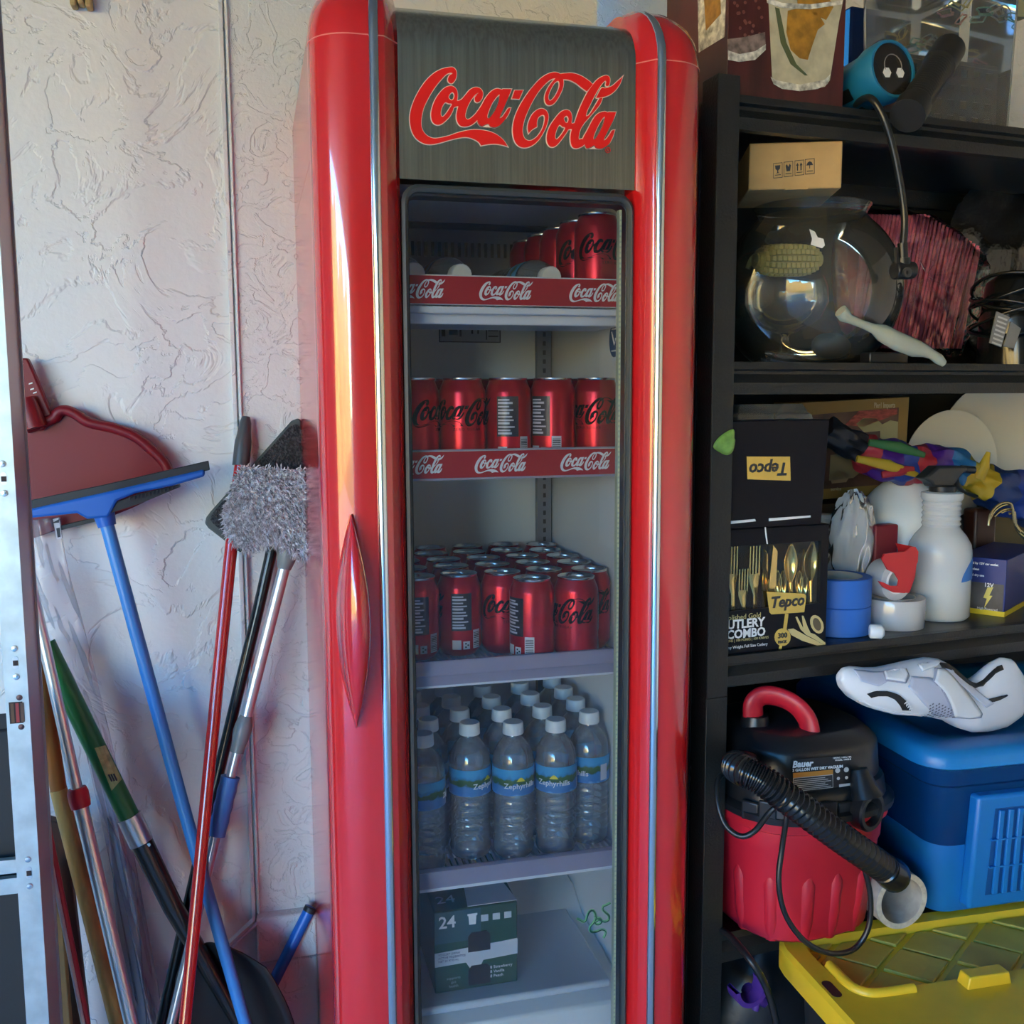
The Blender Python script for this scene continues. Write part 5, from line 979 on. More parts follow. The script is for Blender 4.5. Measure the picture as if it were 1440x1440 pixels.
rb(MB().loft([sring(r, z, n) for r, z, n in ((.136, z4+.22, 2.8), (.133, z4+.243, 2.8), (.128, z4+.250, 3), (.122, z4+.253, 3), (.121, z4+.258, 3.2), (.116, z4+.304, 3.4), (.113, z4+.310, 3.4), (.096, z4+.325, 3.4), (.090, z4+.327, 3.4), (.0, z4+.327, 3.4))], caps=False), 'motor_head', VBLK, vac, smooth=30)
def on_vac(px, py, r):
    d = ray(px, py); d = Vector((d.dot(UX), d.dot(VX), d.z)); o = Vector(((CAM-RO).dot(UX), (CAM-RO).dot(VX), EYE))
    
    f = lambda t: abs(o.x+d.x*t-VCu)**3.2+abs(o.y+d.y*t-VCv)**3.2-r**3.2
    t0 = min((.8+.002*k for k in range(500)), key=lambda t: (o.x+d.x*t-VCu)**2+(o.y+d.y*t-VCv)**2); lo, hi = .5, t0
    if f(hi) > 0: return o+d*t0
    for _ in range(40):
        md_ = (lo+hi)/2
        if f(md_) > 0: lo = md_
        else: hi = md_
    return o+d*lo
# latch panels and port on the skirt
for px in (1055, 1080, 1102, 1165, 1188):
    p = on_vac(px, 1140, .139); nrm = Vector((p.x-VCu, p.y-VCv, 0)).normalized(); rb(MB().box(p, (.028, .006, .030), Matrix.Rotation(math.atan2(nrm.x, -nrm.y), 3, 'Z')), 'skirt_panel', mat('vac_grey', (.05, .052, .055), .35) if px == 1102 else VBLK, vac, bevel=.003)
pp = on_vac(1216, 1138, .139); nrm = Vector((pp.x-VCu, pp.y-VCv, 0)).normalized(); qq = nrm.to_track_quat('Z', 'Y').to_matrix()
pt = rb(MB().lathe([(.031, -.03), (.031, .012), (.028, .015), (.022, .015), (.021, -.01), (0, -.012)], 28, pp, qq), 'blower_port', VBLK, vac, smooth=40)
rb(MB().tube([pp+Vector((0, 0, .02))+nrm*.002, pp+Vector((0, 0, .06))-nrm*.012], [.026, .012], 14), 'port_hood', VBLK, vac, smooth=50)
# red carry handle
hp = [RV(1059, 1006, .03), RV(1060, 988, .03), RV(1074, 978, .025), RV(1098, 981, .01), RV(1120, 993, -.01), RV(1135, 1012, -.022), RV(1140, 1036, -.03)]
rb(MB().tube([Vector(p) for p in catmull([tuple(p) for p in hp], False, 5)], .0175, 16, flat=.62), 'carry_handle', VRED, vac, smooth=60)
rb(MB().lathe([(.024, 0), (.020, .018)], 18, Vector((rk(1062, 1010, .03)[0], .03, z4+.322)), caps=True), 'handle_socket', VBLK, vac, smooth=40)
# rating label, bent to the motor head
LQ = ((1115, 1117), (1195, 1108), (1194, 1062), (1114, 1068))
def lmap(x, y, d):
    px = (LQ[0][0]*(1-x)+LQ[1][0]*x)*(1-y)+(LQ[3][0]*(1-x)+LQ[2][0]*x)*y; py = (LQ[0][1]*(1-x)+LQ[1][1]*x)*(1-y)+(LQ[3][1]*(1-x)+LQ[2][1]*x)*y
    p = on_vac(px, py, .1225); n_ = Vector((p.x-VCu, p.y-VCv, 0)).normalized(); return p+n_*d
wL = .105; hL = .060
def lab(x0, y0, x1, y1, d, nm, mt, par): return rb(MB().grid(lambda i, j: lmap(x0+(x1-x0)*i, y0+(y1-y0)*j, d), 12, 2), nm, mt, par, smooth=60, fix=False)
LW_ = mat('label_white', (.55, .55, .56), .5)
lb0 = lab(0, 0, 1, 1, .001, 'rating_label', mat('label_black', (.012, .012, .014), .4), vac)
lab(.01, .08, .70, .60, .0015, 'warning_frame', LW_, lb0); lab(.02, .10, .69, .46, .0019, 'warning_block', mat('label_dark', (.03, .03, .035), .5), lb0); lab(.01, .48, .70, .62, .0020, 'warning_bar', mat('warn_orange', (.55, .22, .03), .5), lb0)
for i in range(6): lab(.03, .13+i*.054, .66-.05*(i % 3), .15+i*.054, .0023, 'warning_line', LW_, lb0)
lab(.80, .06, .99, .16, .0019, 'label_box', LW_, lb0)
def ltext(s, x, y, size, **k):
    me = text_mesh(s, size, **k)
    for v_ in me.vertices: v_.co = lmap(x+v_.co.x/wL, y+v_.co.y/hL, .0020+v_.co.z)-_ORG[vac.name]
    link('label_text', me, mat('label_text_white', (.8, .8, .82), .5), lb0)
ltext('Bauer', .0, .78, .0155, shear=.2, off=.0006); ltext('3 GALLON WET DRY VACUUM', .0, .66, .0066, off=.0003); ltext('120VAC / 60Hz / 8A', .70, .94, .0040); ltext('MODEL: 1903E-B', .74, .87, .0040)
for x, y, r_ in ((.78, .58, .07), (.93, .58, .07), (.79, .34, .045), (.93, .34, .045)):
    rb(MB().add([lmap(x+r_*.62*math.cos(a*.5236), y+r_*1.1*math.sin(a*.5236), .0019) for a in range(12)], [tuple(range(12))]), 'label_icon', LW_, lb0, smooth=0)
# ribbed hose and cord
hp = [RV(1052, 1078, -.02), RV(1036, 1076, -.065), RV(1042, 1082, -.105), RV(1070, 1096, -.130), RV(1105, 1121, -.145), RV(1147, 1152, -.15), RV(1188, 1182, -.145), RV(1228, 1210, -.135), RV(1250, 1226, -.125)]
cl = [Vector(p) for p in catmull([tuple(p) for p in hp], False, 24)]; n = len(cl)
rb(MB().tube(cl, [.0185+(.0040 if k % 4 in (1, 2) else 0) for k in range(n)], 20), 'hose', HOSE, vac, smooth=60)
e1, e0 = cl[-1], cl[-4]; dh = (e1-e0).normalized()
rb(MB().tube([e1-dh*.012, e1+dh*.006, e1+dh*.020, e1+dh*.028], [.0225, .025, .025, .020], 22), 'hose_cuff', HOSE, vac, smooth=50)
CORD = mat('cord_black', (.012, .012, .013), .35)
cp_ = [RV(1108, 1112, -.10), RV(1106, 1150, -.108), RV(1100, 1190, -.10), RV(1095, 1240, -.105), RV(1104, 1285, -.11), RV(1130, 1322, -.115), RV(1165, 1340, -.12), RV(1200, 1335, -.115), RV(1221, 1305, -.118), RV(1224, 1262, -.116), RV(1216, 1222, -.112)]
rb(MB().tube([Vector(p) for p in catmull([tuple(p) for p in cp_], False, 6)], .0042, 8), 'power_cord', CORD, vac, smooth=60)
cp_ = [RV(1040, 1085, -.02), RV(1012, 1092, -.03), RV(1009, 1125, -.05), RV(1020, 1160, -.07), RV(1042, 1176, -.09), RV(1062, 1168, -.10), RV(1080, 1145, -.10), RV(1095, 1132, -.105), RV(1106, 1134, -.11)]
rb(MB().tube([Vector(p) for p in catmull([tuple(p) for p in cp_], False, 6)], .0042, 8), 'power_cord', CORD, vac, smooth=60)
# blue tote
TA = R(-7.5)
BLUE = clear('tote_blue', (.04, .22, .60), .8, .12, haze=.55, hazecol=(.006, .10, .36)); BLUE2 = mat('tote_bright_blue', (.008, .17, .50), .4); LID = mat('tote_lid_blue', (.008, .20, .52), .38, var=(5, .12))
tote = rthing('storage_tote', 'translucent blue storage tote with bright blue lid and louvred front panel', 'tote', (.347, -.095, z4)); tote.rotation_euler = (0, 0, RA+TA)
TW, TD, TH = .56, .46, .285
def rr(x0, x1, y0, y1, r, z, n=5): return [Vector((x, y, z)) for x, y in rrect(x0, x1, y0, y1, r, n)]
MB().loft([rr(.042, TW-.042, .035, TD-.035, .03, .0), rr(.040, TW-.040, .033, TD-.033, .03, .006), rr(.036, TW-.036, .030, TD-.030, .035, .115)]).build('tote_lower', BLUE2, tote, smooth=40)
MB().loft([rr(.036, TW-.036, .030, TD-.030, .035, .1152), rr(.028, TW-.028, .024, TD-.024, .04, .215), rr(.020, TW-.020, .016, TD-.016, .04, .222), rr(.018, TW-.018, .014, TD-.014, .04, .258)], caps=False).build('tote_upper', BLUE, tote, smooth=40)
MB().loft([rr(.012, TW-.012, .010, TD-.010, .045, .250), rr(.0, TW, .0, TD, .055, .256), rr(.0, TW, .0, TD, .055, .272), rr(.006, TW-.006, .006, TD-.006, .052, .281), rr(.014, TW-.014, .014, TD-.014, .048, .285), rr(.058, TW-.058, .055, TD-.055, .03, .285), rr(.066, TW-.066, .063, TD-.063, .025, .279)]).build('tote_lid', LID, tote, smooth=40)
vp = MB(); vx0, vx1 = .088, .46; yf = .0325
fp = MB().prism([(vx0, .012), (vx1, .012), (vx1+.012, .205), (vx0+.012-.008, .205)], (0, .012, 0), (1, 0, 0), (0, -.04, 1), (0, .025, 0)).build('louvre_panel', BLUE2, tote, bevel=.006)
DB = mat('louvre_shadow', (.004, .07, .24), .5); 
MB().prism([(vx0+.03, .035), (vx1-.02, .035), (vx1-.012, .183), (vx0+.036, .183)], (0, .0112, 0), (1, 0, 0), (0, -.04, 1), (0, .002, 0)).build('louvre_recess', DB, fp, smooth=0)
for i in range(18):
    x = vx0+.040+i*.0178
    MB().prism([(x, .037), (x+.0095, .037), (x+.0105, .181), (x+.001, .181)], (0, .0062, 0), (1, 0, 0), (0, -.04, 1), (0, .005, 0)).build('louvre_slat', BLUE2, fp, bevel=.0015)
for z in (.085, .132): MB().b2((vx0+.03, .004-z*.04+.0015, z-.0012), (vx1-.018, .010-z*.04, z+.0012)).build('louvre_bar', BLUE2, fp, smooth=0)
gd = rw(.345, -.095, z4); gO = Vector((.347, -.095, z4))
grd = thing('green_disc', 'green plastic disc seen through the wall of the blue tote', 'disc', rw(.410, .06, z4+.118), RA+TA)
MB().lathe([(0, -.004), (.058, -.004), (.062, 0), (.058, .004), (0, .004)], 32, (0, 0, .062), Matrix.Rotation(PI/2, 3, 'Y')).build('disc_plate', mat('disc_green', (.02, .30, .14), .5), grd, smooth=50)
MB().lathe([(.044, -.006), (.050, -.006), (.050, .006), (.044, .006), (.044, -.006)], 32, (0, 0, .062), Matrix.Rotation(PI/2, 3, 'Y')).build('disc_rib', mat('disc_green', (.02, .30, .14), .5), grd, smooth=50)
# cycling shoe lying on the lid: side outline lofted in depth
zs = z4+.286; vS_ = -.079
shoe = rthing('cycling_shoe', 'white cycling shoe with strap and black heel and toe accents on the blue lid', 'shoe', (rk(1320, 1030, vS_)[0], vS_+.04, zs))
SHW = mat('shoe_white', (.74, .77, .84), .42); 
def yl(pts, x):
    for (x0, y0), (x1, y1) in zip(pts, pts[1:]):
        if x0 <= x <= x1: return y0+(y1-y0)*(x-x0)/(x1-x0)
    return pts[-1][1] if x > pts[-1][0] else pts[0][1]
topl = [(1206, 968), (1209, 957), (1215, 951), (1225, 949), (1245, 951), (1265, 951), (1290, 946), (1310, 941), (1335, 936), (1352, 938), (1362, 945), (1375, 956), (1385, 965), (1395, 968), (1405, 962), (1415, 952), (1425, 943), (1440, 935), (1455, 938), (1470, 960), (1476, 990)]
botl = [(1206, 968), (1212, 982), (1225, 995), (1245, 1006), (1270, 1013), (1300, 1015), (1330, 1018), (1360, 1025), (1375, 1035), (1395, 1041), (1425, 1040), (1450, 1034), (1470, 1020), (1476, 990)]
zmin = rk(1400, 1041, vS_)[1]; dz_ = zs-zmin
rings = []
for i in range(55):
    x = 1206.5+269*(1-math.cos(PI*i/54))/2; yt, yb = yl(topl, x), yl(botl, x); ut, ztp = rk(x, yt, vS_); ub_, zbt = rk(x, yb, vS_); zc = (ztp+zbt)/2+dz_; hh = max(.001, (ztp-zbt)/2); t = (x-1206.5)/269
    wd = .044*(math.sin(PI*max(.001, min(.999, .004+t)))**.45)*(.86+.14*math.cos((t-.25)*5))
    ring = []
    for k in range(28):
        a = 2*PI*k/28; c_, s_ = math.cos(a), math.sin(a); tw = wd*(1 if s_ < .1 else 1-.35*s_); ring.append(Vector((ut, vS_+.045-tw*(abs(c_)**.75)*(1 if c_ > 0 else -1), zc+hh*(abs(s_)**.75)*(1 if s_ > 0 else -1))))
    rings.append(ring)
rb(MB().loft(rings), 'upper', SHW, shoe, smooth=60)
def resample(L, n):
    d = [0]
    for p, q in zip(L, L[1:]): d.append(d[-1]+math.hypot(q[0]-p[0], q[1]-p[1]))
    out = []
    for k in range(n):
        t = d[-1]*k/(n-1); i = max(j for j in range(len(d)) if d[j] <= t+1e-9); i = min(i, len(L)-2); f = (t-d[i])/max(1e-9, d[i+1]-d[i]); out.append((L[i][0]+(L[i+1][0]-L[i][0])*f, L[i][1]+(L[i+1][1]-L[i][1])*f))
    return out
def shoe_pt(x, y, d):
    yt, yb = yl(topl, x), yl(botl, x); f = max(-.90, min(.93, (y-(yt+yb)/2)/max(1, (yb-yt)/2))); y = (yt+yb)/2+f*(yb-yt)/2; t_ = (x-1206.5)/269
    wd = .044*(math.sin(PI*max(.001, min(.999, .004+t_)))**.45)*(.86+.14*math.cos((t_-.25)*5)); s_ = abs(f)**(1/.75); c_ = math.sqrt(max(0, 1-s_*s_))**.75; wd = wd*(1-.35*s_ if f < 0 and s_ > .1 else 1)
    u, z = rk(x, y, vS_); n_ = Vector((0, -c_, (-1 if f > 0 else 1)*s_*.8)).normalized(); return Vector((u, vS_+.045-wd*c_, z+dz_))+n_*d
def on_shoe(P, d=.0012, t=.002):       # a panel following the near side of the shoe
    h = len(P)//2
    if len(P) == 4 and abs(P[0][0]-P[2][0]) < 6: return MB().add([shoe_pt(x, y, d) for x, y in P], [(0, 1, 2, 3)])
    if len(P) < 4: return MB().add([shoe_pt(x, y, d) for x, y in P], [])
    c0, c1 = resample(P[:h], 18), resample(P[h:][::-1], 18)
    return MB().grid(lambda i, j: shoe_pt(c0[round(i*17)][0]*(1-j)+c1[round(i*17)][0]*j, c0[round(i*17)][1]*(1-j)+c1[round(i*17)][1]*j, d), 17, 6)
def strip(c0, c1): return c0+c1[::-1]
BK = mat('shoe_black', (.012, .012, .014), .45)
ac = rb(on_shoe(strip([(1231, 982), (1240, 977), (1255, 976), (1268, 980), (1278, 989), (1286, 1002)], [(1236, 987), (1243, 984), (1254, 983), (1263, 987), (1270, 995), (1275, 1002)]), .0024), 'toe_accent', BK, shoe, smooth=60, solid=.001)
o = link('accent_text', text_mesh('NW', .010, off=.0003), LOGOWHITE, ac); pA = on_shoe([(1274, 991), (1275, 992)], .0042).v[0]-_ORG[shoe.name]; o.location = pA; o.rotation_euler = (PI/2, R(50), 0)
rb(on_shoe(strip([(1338, 940), (1350, 941), (1362, 949), (1375, 961), (1388, 967), (1398, 966), (1408, 957), (1420, 947), (1432, 945)], [(1338, 946), (1350, 949), (1362, 960), (1375, 970), (1388, 976), (1400, 974), (1412, 964), (1422, 955), (1432, 951)]), .0024), 'collar_lining', BK, shoe, smooth=60, solid=.001)
EDG = mat('shoe_seam', (.30, .32, .42), .6)
rb(on_shoe(strip([(1292, 957), (1318, 957), (1345, 985), (1360, 1012)], [(1283, 970), (1299, 990), (1322, 1011), (1345, 1014)]), .0010), 'mesh_panel', mat('shoe_mesh', (.50, .53, .66), .7), shoe, smooth=60, solid=.001)
rb(on_shoe(strip([(1222, 952), (1248, 953), (1268, 953)], [(1226, 966), (1246, 971), (1262, 963)]), .0010), 'toe_mesh', mat('shoe_mesh', (.50, .53, .66), .7), shoe, smooth=60, solid=.001)
rb(on_shoe(strip([(1262, 946), (1292, 940), (1293, 946)], [(1256, 964), (1281, 966), (1290, 957)]), .0014), 'strap_seam', EDG, shoe, smooth=60, solid=.001)
rb(on_shoe(strip([(1328, 946), (1344, 946), (1390, 1008), (1388, 1014)], [(1317, 962), (1328, 977), (1348, 1014), (1372, 1015)]), .0014), 'strap_seam', EDG, shoe, smooth=60, solid=.001)
rb(on_shoe(strip([(1264, 948), (1290, 942), (1291, 944)], [(1258, 962), (1280, 964), (1288, 955)]), .0030), 'toe_strap', SHW, shoe, smooth=60, solid=.003)
rb(on_shoe(strip([(1308, 942), (1335, 935), (1337, 938)], [(1308, 951), (1332, 944), (1338, 941)]), .0045), 'buckle_loop', SHW, shoe, smooth=60, solid=.004)
rb(on_shoe(strip([(1330, 948), (1342, 948), (1388, 1008), (1386, 1012)], [(1319, 962), (1330, 975), (1350, 1012), (1370, 1013)]), .0030), 'velcro_strap', mat('shoe_panel', (.72, .74, .78), .5), shoe, smooth=60, solid=.002)
rb(on_shoe(strip([(1344, 945), (1355, 950), (1408, 995)], [(1342, 948), (1352, 962), (1396, 1000)]), .0020), 'side_panel', mat('shoe_lilac', (.62, .66, .80), .5), shoe, smooth=60, solid=.0015)
rb(on_shoe(strip([(1401, 989), (1415, 986), (1430, 983)], [(1406, 993), (1418, 990), (1431, 985)]), .0024), 'heel_accent', BK, shoe, smooth=60, solid=.001)
ms = MB()
for i in range(11):
    for j in range(7):
        x, y = 1308+i*4.4+j*1.0, 985+j*4.6+(i % 2)*2.2
        if y > 1014 or (x < 1320 and y < 990) or y < 985+(x-1308)*.35: continue
        P = [(x-1.4, y), (x+.6, y-1.5), (x+1.6, y), (x-.4, y+1.5)]; g = on_shoe([(P[0]), (P[1]), (P[2]), (P[3])], .0024); ms.add(g.v, [(0, 1, 2, 3)])
rb(ms, 'mesh_dot', mat('mesh_grey', (.12, .12, .17), .5), shoe, smooth=0)
rb(on_shoe(strip([(1226, 992), (1245, 1001), (1275, 1008), (1310, 1010)], [(1227, 997), (1246, 1006), (1275, 1013), (1310, 1015)]), .0016), 'sole_edge', SHW, shoe, smooth=60, solid=.002)
# thick cardboard tube
tc = RV(1268, 1262, -.085); axd = Vector((-.10, -1, .0)).normalized(); qT = axd.to_track_quat('Z', 'Y').to_matrix(); tc.z = z4+.0475
tu = rthing('cardboard_tube', 'thick grey cardboard tube lying between vacuum and blue tote', 'tube', tc-Vector((0, 0, .047)))
rb(MB().lathe([(.037, -.22), (.046, -.22), (.046, 0), (.045, .001), (.038, .001), (.037, 0), (.037, -.22)], 44, tc, qT), 'tube_wall', mat('grey_card', (.40, .37, .32), .8, var=(60, .12)), tu, smooth=40)
rb(MB().lathe([(.0372, .0012), (.0458, .0012)], 44, tc, qT), 'cut_end', mat('card_cut', (.52, .47, .38), .85, var=(120, .15)), tu, smooth=0)
# yellow-lidded tote in front of the rack
YT = mat('tote_yellow', (.78, .50, .025), .42, var=(7, .10)); 
zy = .570
yt_ = rthing('lidded_tote', 'black tote with yellow ribbed lid standing in front of the rack', 'tote', (.113, -.010, 0)); yt_.rotation_euler = (0, 0, RA+TA)
LWd, LDp = .66, .30
MB().loft([rr(.05, LWd-.05, -LDp+.05, -.05, .04, .0), rr(.03, LWd-.03, -LDp+.03, -.03, .04, zy-.03)]).build('tote_body', mat('tote_black', (.02, .02, .022), .45), yt_, smooth=40)
MB().loft([rr(.002, LWd-.002, -LDp+.002, -.002, .05, zy-.040), rr(.0, LWd, -LDp, .0, .05, zy-.036), rr(.0, LWd, -LDp, .0, .05, zy-.004), rr(.006, LWd-.006, -LDp+.006, -.006, .046, zy+.002), rr(.036, LWd-.036, -.180, -.030, .034, zy+.002), rr(.042, LWd-.042, -.174, -.034, .03, zy-.012)]).build('tote_lid', YT, yt_, smooth=40)
def clip(poly, rect):
    x0, x1, y0, y1 = rect
    for f in ((lambda p: p[0]-x0), (lambda p: x1-p[0]), (lambda p: p[1]-y0), (lambda p: y1-p[1])):
        out = []
        for i in range(len(poly)):
            a, b = poly[i-1], poly[i]; fa, fb_ = f(a), f(b)
            if (fa >= 0) != (fb_ >= 0): t = fa/(fa-fb_); out.append((a[0]+(b[0]-a[0])*t, a[1]+(b[1]-a[1])*t))
            if fb_ >= 0: out.append(b)
        poly = out
        if len(poly) < 3: return None
    return poly
d1, d2 = Vector((math.cos(R(36)), math.sin(R(36)))), Vector((math.cos(R(-44)), math.sin(R(-44)))); s = .079; g = .0045
YSHADE = mat('tote_yellow_shaded', (.52, .37, .05), .5, var=(9, .18))  # darker yellow puts the shading of the panels into their colour
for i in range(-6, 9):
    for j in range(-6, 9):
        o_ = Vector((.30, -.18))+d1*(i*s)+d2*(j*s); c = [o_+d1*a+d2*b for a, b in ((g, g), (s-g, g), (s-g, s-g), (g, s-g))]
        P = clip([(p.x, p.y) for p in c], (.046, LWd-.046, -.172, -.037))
        if P and len(P) > 2: MB().prism(P, (0, 0, zy-.013), (1, 0, 0), (0, 1, 0), (0, 0, .006 if (i+j) % 2 else .0045)).build('lid_panel', YSHADE, yt_, bevel=.0015)
cr_ = [(.046, -.106), (.046, -.155), (.054, -.176), (.075, -.186), (.132, -.187)]
MB().tube([Vector((x, y, zy+.002)) for x, y in catmull(cr_, False, 5)], .009, 8, flat=.9).build('corner_ridge', YT, yt_, smooth=50)
MB().box((.242, -.195, zy+.008), (.075, .026, .022), tap=.88).build('stack_block', YT, yt_, bevel=.002)
MB().box((.42, -.195, zy+.008), (.075, .026, .022), tap=.88).build('stack_block', YT, yt_, bevel=.002)
MB().loft([rr(.010, .025, -.180, -.140, .0070, zy+.0021), rr(.010, .025, -.180, -.140, .0070, zy+.0026)]).build('hasp_slot', BLK, yt_, smooth=0)
# dark bag with purple toy parts under the shelf
bgm = MB(); c = RV(1075, 1450, .115); c.z = .318
bgm.grid(lambda i, j: c+Vector((.13*math.cos(i*2*PI)*math.sin(j*PI)*(1+.10*math.sin(2*PI*3*i+j*7)), .09*math.sin(i*2*PI)*math.sin(j*PI), -.195*math.cos(j*PI)*(1+.06*math.sin(2*PI*5*i)))) , 40, 18)
for p in bgm.v: p.z = max(DECK[4], p.z); p.y = max(.024, p.y); p.x = max(.045, p.x)
rsolo(bgm, 'duffel_bag', mat('black_nylon', (.012, .013, .017), .4, bump=(40, .6)), 'black nylon bag stuffed under the lowest visible shelf', 'bag', smooth=40)
PUR = mat('purple_plastic', (.10, .035, .24), .35)
pu = rthing('purple_toy', 'purple plastic bracket toy poking out of the black bag', 'toy', RV(1050, 1400, .02))
rb(MB().lathe([(.022, 0), (.030, .004), (.030, .03), (.022, .03), (.022, 0)], 20, RV(1043, 1378, .016), Matrix.Rotation(PI/2, 3, 'X'), a0=R(180), a1=R(380)), 'curved_shell', PUR, pu, smooth=50)
rb(MB().tube([RV(1050, 1390, .018), RV(1062, 1402, .016), RV(1074, 1410, .016), RV(1080, 1404, .016)], [.011, .010, .008, .006], 10), 'arm', PUR, pu, smooth=50)
rb(MB().tube([RV(1066, 1404, .016), RV(1062, 1420, .016)], .006, 8), 'prong', PUR, pu, smooth=50)
cpts = [RV(1008, 1304, .02), RV(1028, 1318, -.03), RV(1055, 1350, -.09), RV(1078, 1390, -.10), RV(1092, 1440, -.10), RV(1100, 1500, -.08)]
pl_ = [Vector(p) for p in catmull([tuple(p) for p in cpts], False, 6)]; pl_.append(Vector((pl_[-1].x, pl_[-1].y+.02, .12)))
rsolo(MB().tube(pl_, .0055, 8), 'hanging_cable', CORD, 'black cable hanging down from the shelf in front of the black bag', 'cable', smooth=60)
# ------------------------------------------------------------------ tools leaning on the wall by the cooler
def PXR(r, Y): return r*Y*1.06/F
def extend(P, z=.004):
    a, b = P[-2], P[-1]; d = (b-a); t = (z-b.z)/d.z; return b+d*t
def base(P): return Vector((P[-1].x, P[-1].y, 0))
def wb_(mb, name, mt, par, **k):
    o = par
    while o.parent: o = o.parent
    L_ = Vector(o.location); mb.v = [p-L_ for p in mb.v]; return mb.build(name, mt, par, **k)
def stick(name, label, cat, pts, segs):
    """pts: (px, py, Y) along the tool, last one runs on to the floor; segs: (part, mat, t0, t1, r_px)"""
    P = [at(*p) for p in pts]; P.append(extend(P)); e = thing(name, label, cat, base(P))
    L = [0]
    for a, b in zip(P, P[1:]): L.append(L[-1]+(b-a).length)
    def on(s):
        for i in range(len(P)-1):
            if s <= L[i+1]+1e-9: return P[i].lerp(P[i+1], (s-L[i])/(L[i+1]-L[i]))
        return P[-1]
    def of_px(py):      # arc length where the stick crosses picture row py
        lo, hi = 0, L[-1]
        for _ in range(40):
            m_ = (lo+hi)/2; q = on(m_)-CAM; yy = 720+F*q.dot(_down)/q.dot(_fwd)
            if yy < py: lo = m_
            else: hi = m_
        return lo
    for part, mt, y0, y1, r in segs:
        s0 = 0 if y0 is None else of_px(y0); s1 = L[-1] if y1 is None else of_px(y1)
        n = 8; rr_ = r if isinstance(r, (list, tuple)) else [r]*(n+1); n = len(rr_)-1
        Q = [on(s0+(s1-s0)*k/n) for k in range(n+1)]
        wb_(MB().tube(Q, [PXR(q, Q[k].y) for k, q in enumerate(rr_)], 18), part, mt, e, smooth=50)
    return e, on, of_px
SBLUE = mat('squeegee_blue', (.012, .12, .50), .38); PBLUE = mat('pole_blue', (.05, .25, .62), .35); RUB = mat('rubber', (.015, .016, .020), .5)
PRED = mat('pole_red', (.50, .015, .015), .25, coat=.5); GREYP = mat('cap_grey', (.075, .08, .085), .35); SILV = mat('pole_silver', (.62, .64, .66), .30, .75); PBLK = mat('pole_black', (.010, .011, .012), .25)
def wpoly(P, Y, t): return MB().prism([(p.x, p.z) for p in (at(x, y, Y) for x, y in P)], (0, Y, 0), (1, 0, 0), (0, 0, 1), (0, t, 0))
def wclip(P, Y, t):        # the part of a flat pad that lies left of the cooler side
    return MB().prism(clip([(p.x, p.z) for p in (at(x, y, Y) for x, y in P)], (-9, FXL+.0015, -9, 9)), (0, Y, 0), (1, 0, 0), (0, 0, 1), (0, t, 0))
# dustpan
DP = mat('dustpan_red', (.20, .004, .010), .45)
dpn = thing('dustpan', 'red plastic dustpan hanging handle up on the wall behind the blue squeegee', 'dustpan', at(100, 740, 1.79))
outl = [(36, 640), (38, 600), (72, 590), (80, 580), (92, 577), (106, 582), (125, 594), (160, 602), (190, 614), (215, 634), (232, 652), (238, 668), (232, 690), (160, 725), (84, 744), (36, 750)]
oc = catmull(outl, True, 3)
wb_(wpoly(oc, 1.775, .012), 'pan_plate', DP, dpn, bevel=.002)
rim = [(at(x, y, 1.77)) for x, y in catmull([(38, 602), (74, 589), (82, 580), (92, 577), (106, 582), (125, 594), (160, 602), (190, 614), (215, 634), (232, 652), (238, 668)], False, 4)]
wb_(MB().tube(rim, .012, 10, flat=.75, up=(0, 1, 0)), 'pan_rim', DP, dpn, smooth=50)
wb_(wpoly([(26, 504), (38, 503), (46, 520), (75, 588), (60, 606), (44, 604), (30, 560)], 1.765, .02), 'pan_handle', DP, dpn, bevel=.003)
wb_(MB().tube([at(36, 560, 1.758), at(50, 602, 1.755)], [.014, .019], 14), 'handle_socket', DP, dpn, smooth=50)
for x, y in ((30, 512), (31, 545), (32, 553), (34, 561), (43, 539), (45, 547), (49, 552)): wb_(wpoly([(x-2.5, y), (x+2.5, y-1.5), (x+2.5, y+.3), (x-2.5, y+1.8)], 1.7635, .002), 'comb_tooth', WHITE, dpn, smooth=0)
wb_(wpoly([(84, 746), (160, 727), (160, 722), (84, 740)], 1.757, .012), 'pan_edge', RUB, dpn, smooth=0)
# squeegee with long light blue pole
e, on, ofp = stick('squeegee', 'blue floor squeegee with black rubber blade standing head up on its pole', 'squeegee', ((140, 700, 1.715), (205, 940, 1.69), (270, 1180, 1.655), (345, 1440, 1.60)), [('pole', PBLUE, 736, None, 8.5), ('pole_socket', SBLUE, 700, 740, [14, 14, 12.5, 11])])
wb_(wpoly([(36, 705), (150, 681), (293, 648), (295, 661), (150, 694), (37, 719)], 1.700, .008), 'rubber_blade', RUB, e, bevel=.001)
wb_(wpoly([(38, 717), (150, 692), (287, 660), (288, 670), (240, 684), (190, 694), (164, 705), (152, 728), (122, 730), (108, 722), (40, 729)], 1.694, .022), 'squeegee_head', SBLUE, e, bevel=.004)
wb_(wpoly([(154, 722), (165, 706), (192, 696), (252, 682), (253, 685), (200, 707)], 1.700, .016), 'scrub_edge', RUB, e, smooth=0)
for i in range(12): wb_(wpoly([(182+i*5.4, 704-i*1.35), (183.5+i*5.4, 703.6-i*1.35), (183.2+i*5.4, 698-i*1.3), (182+i*5.4, 698.4-i*1.3)], 1.693, .004), 'bristle', RUB, e, smooth=0)
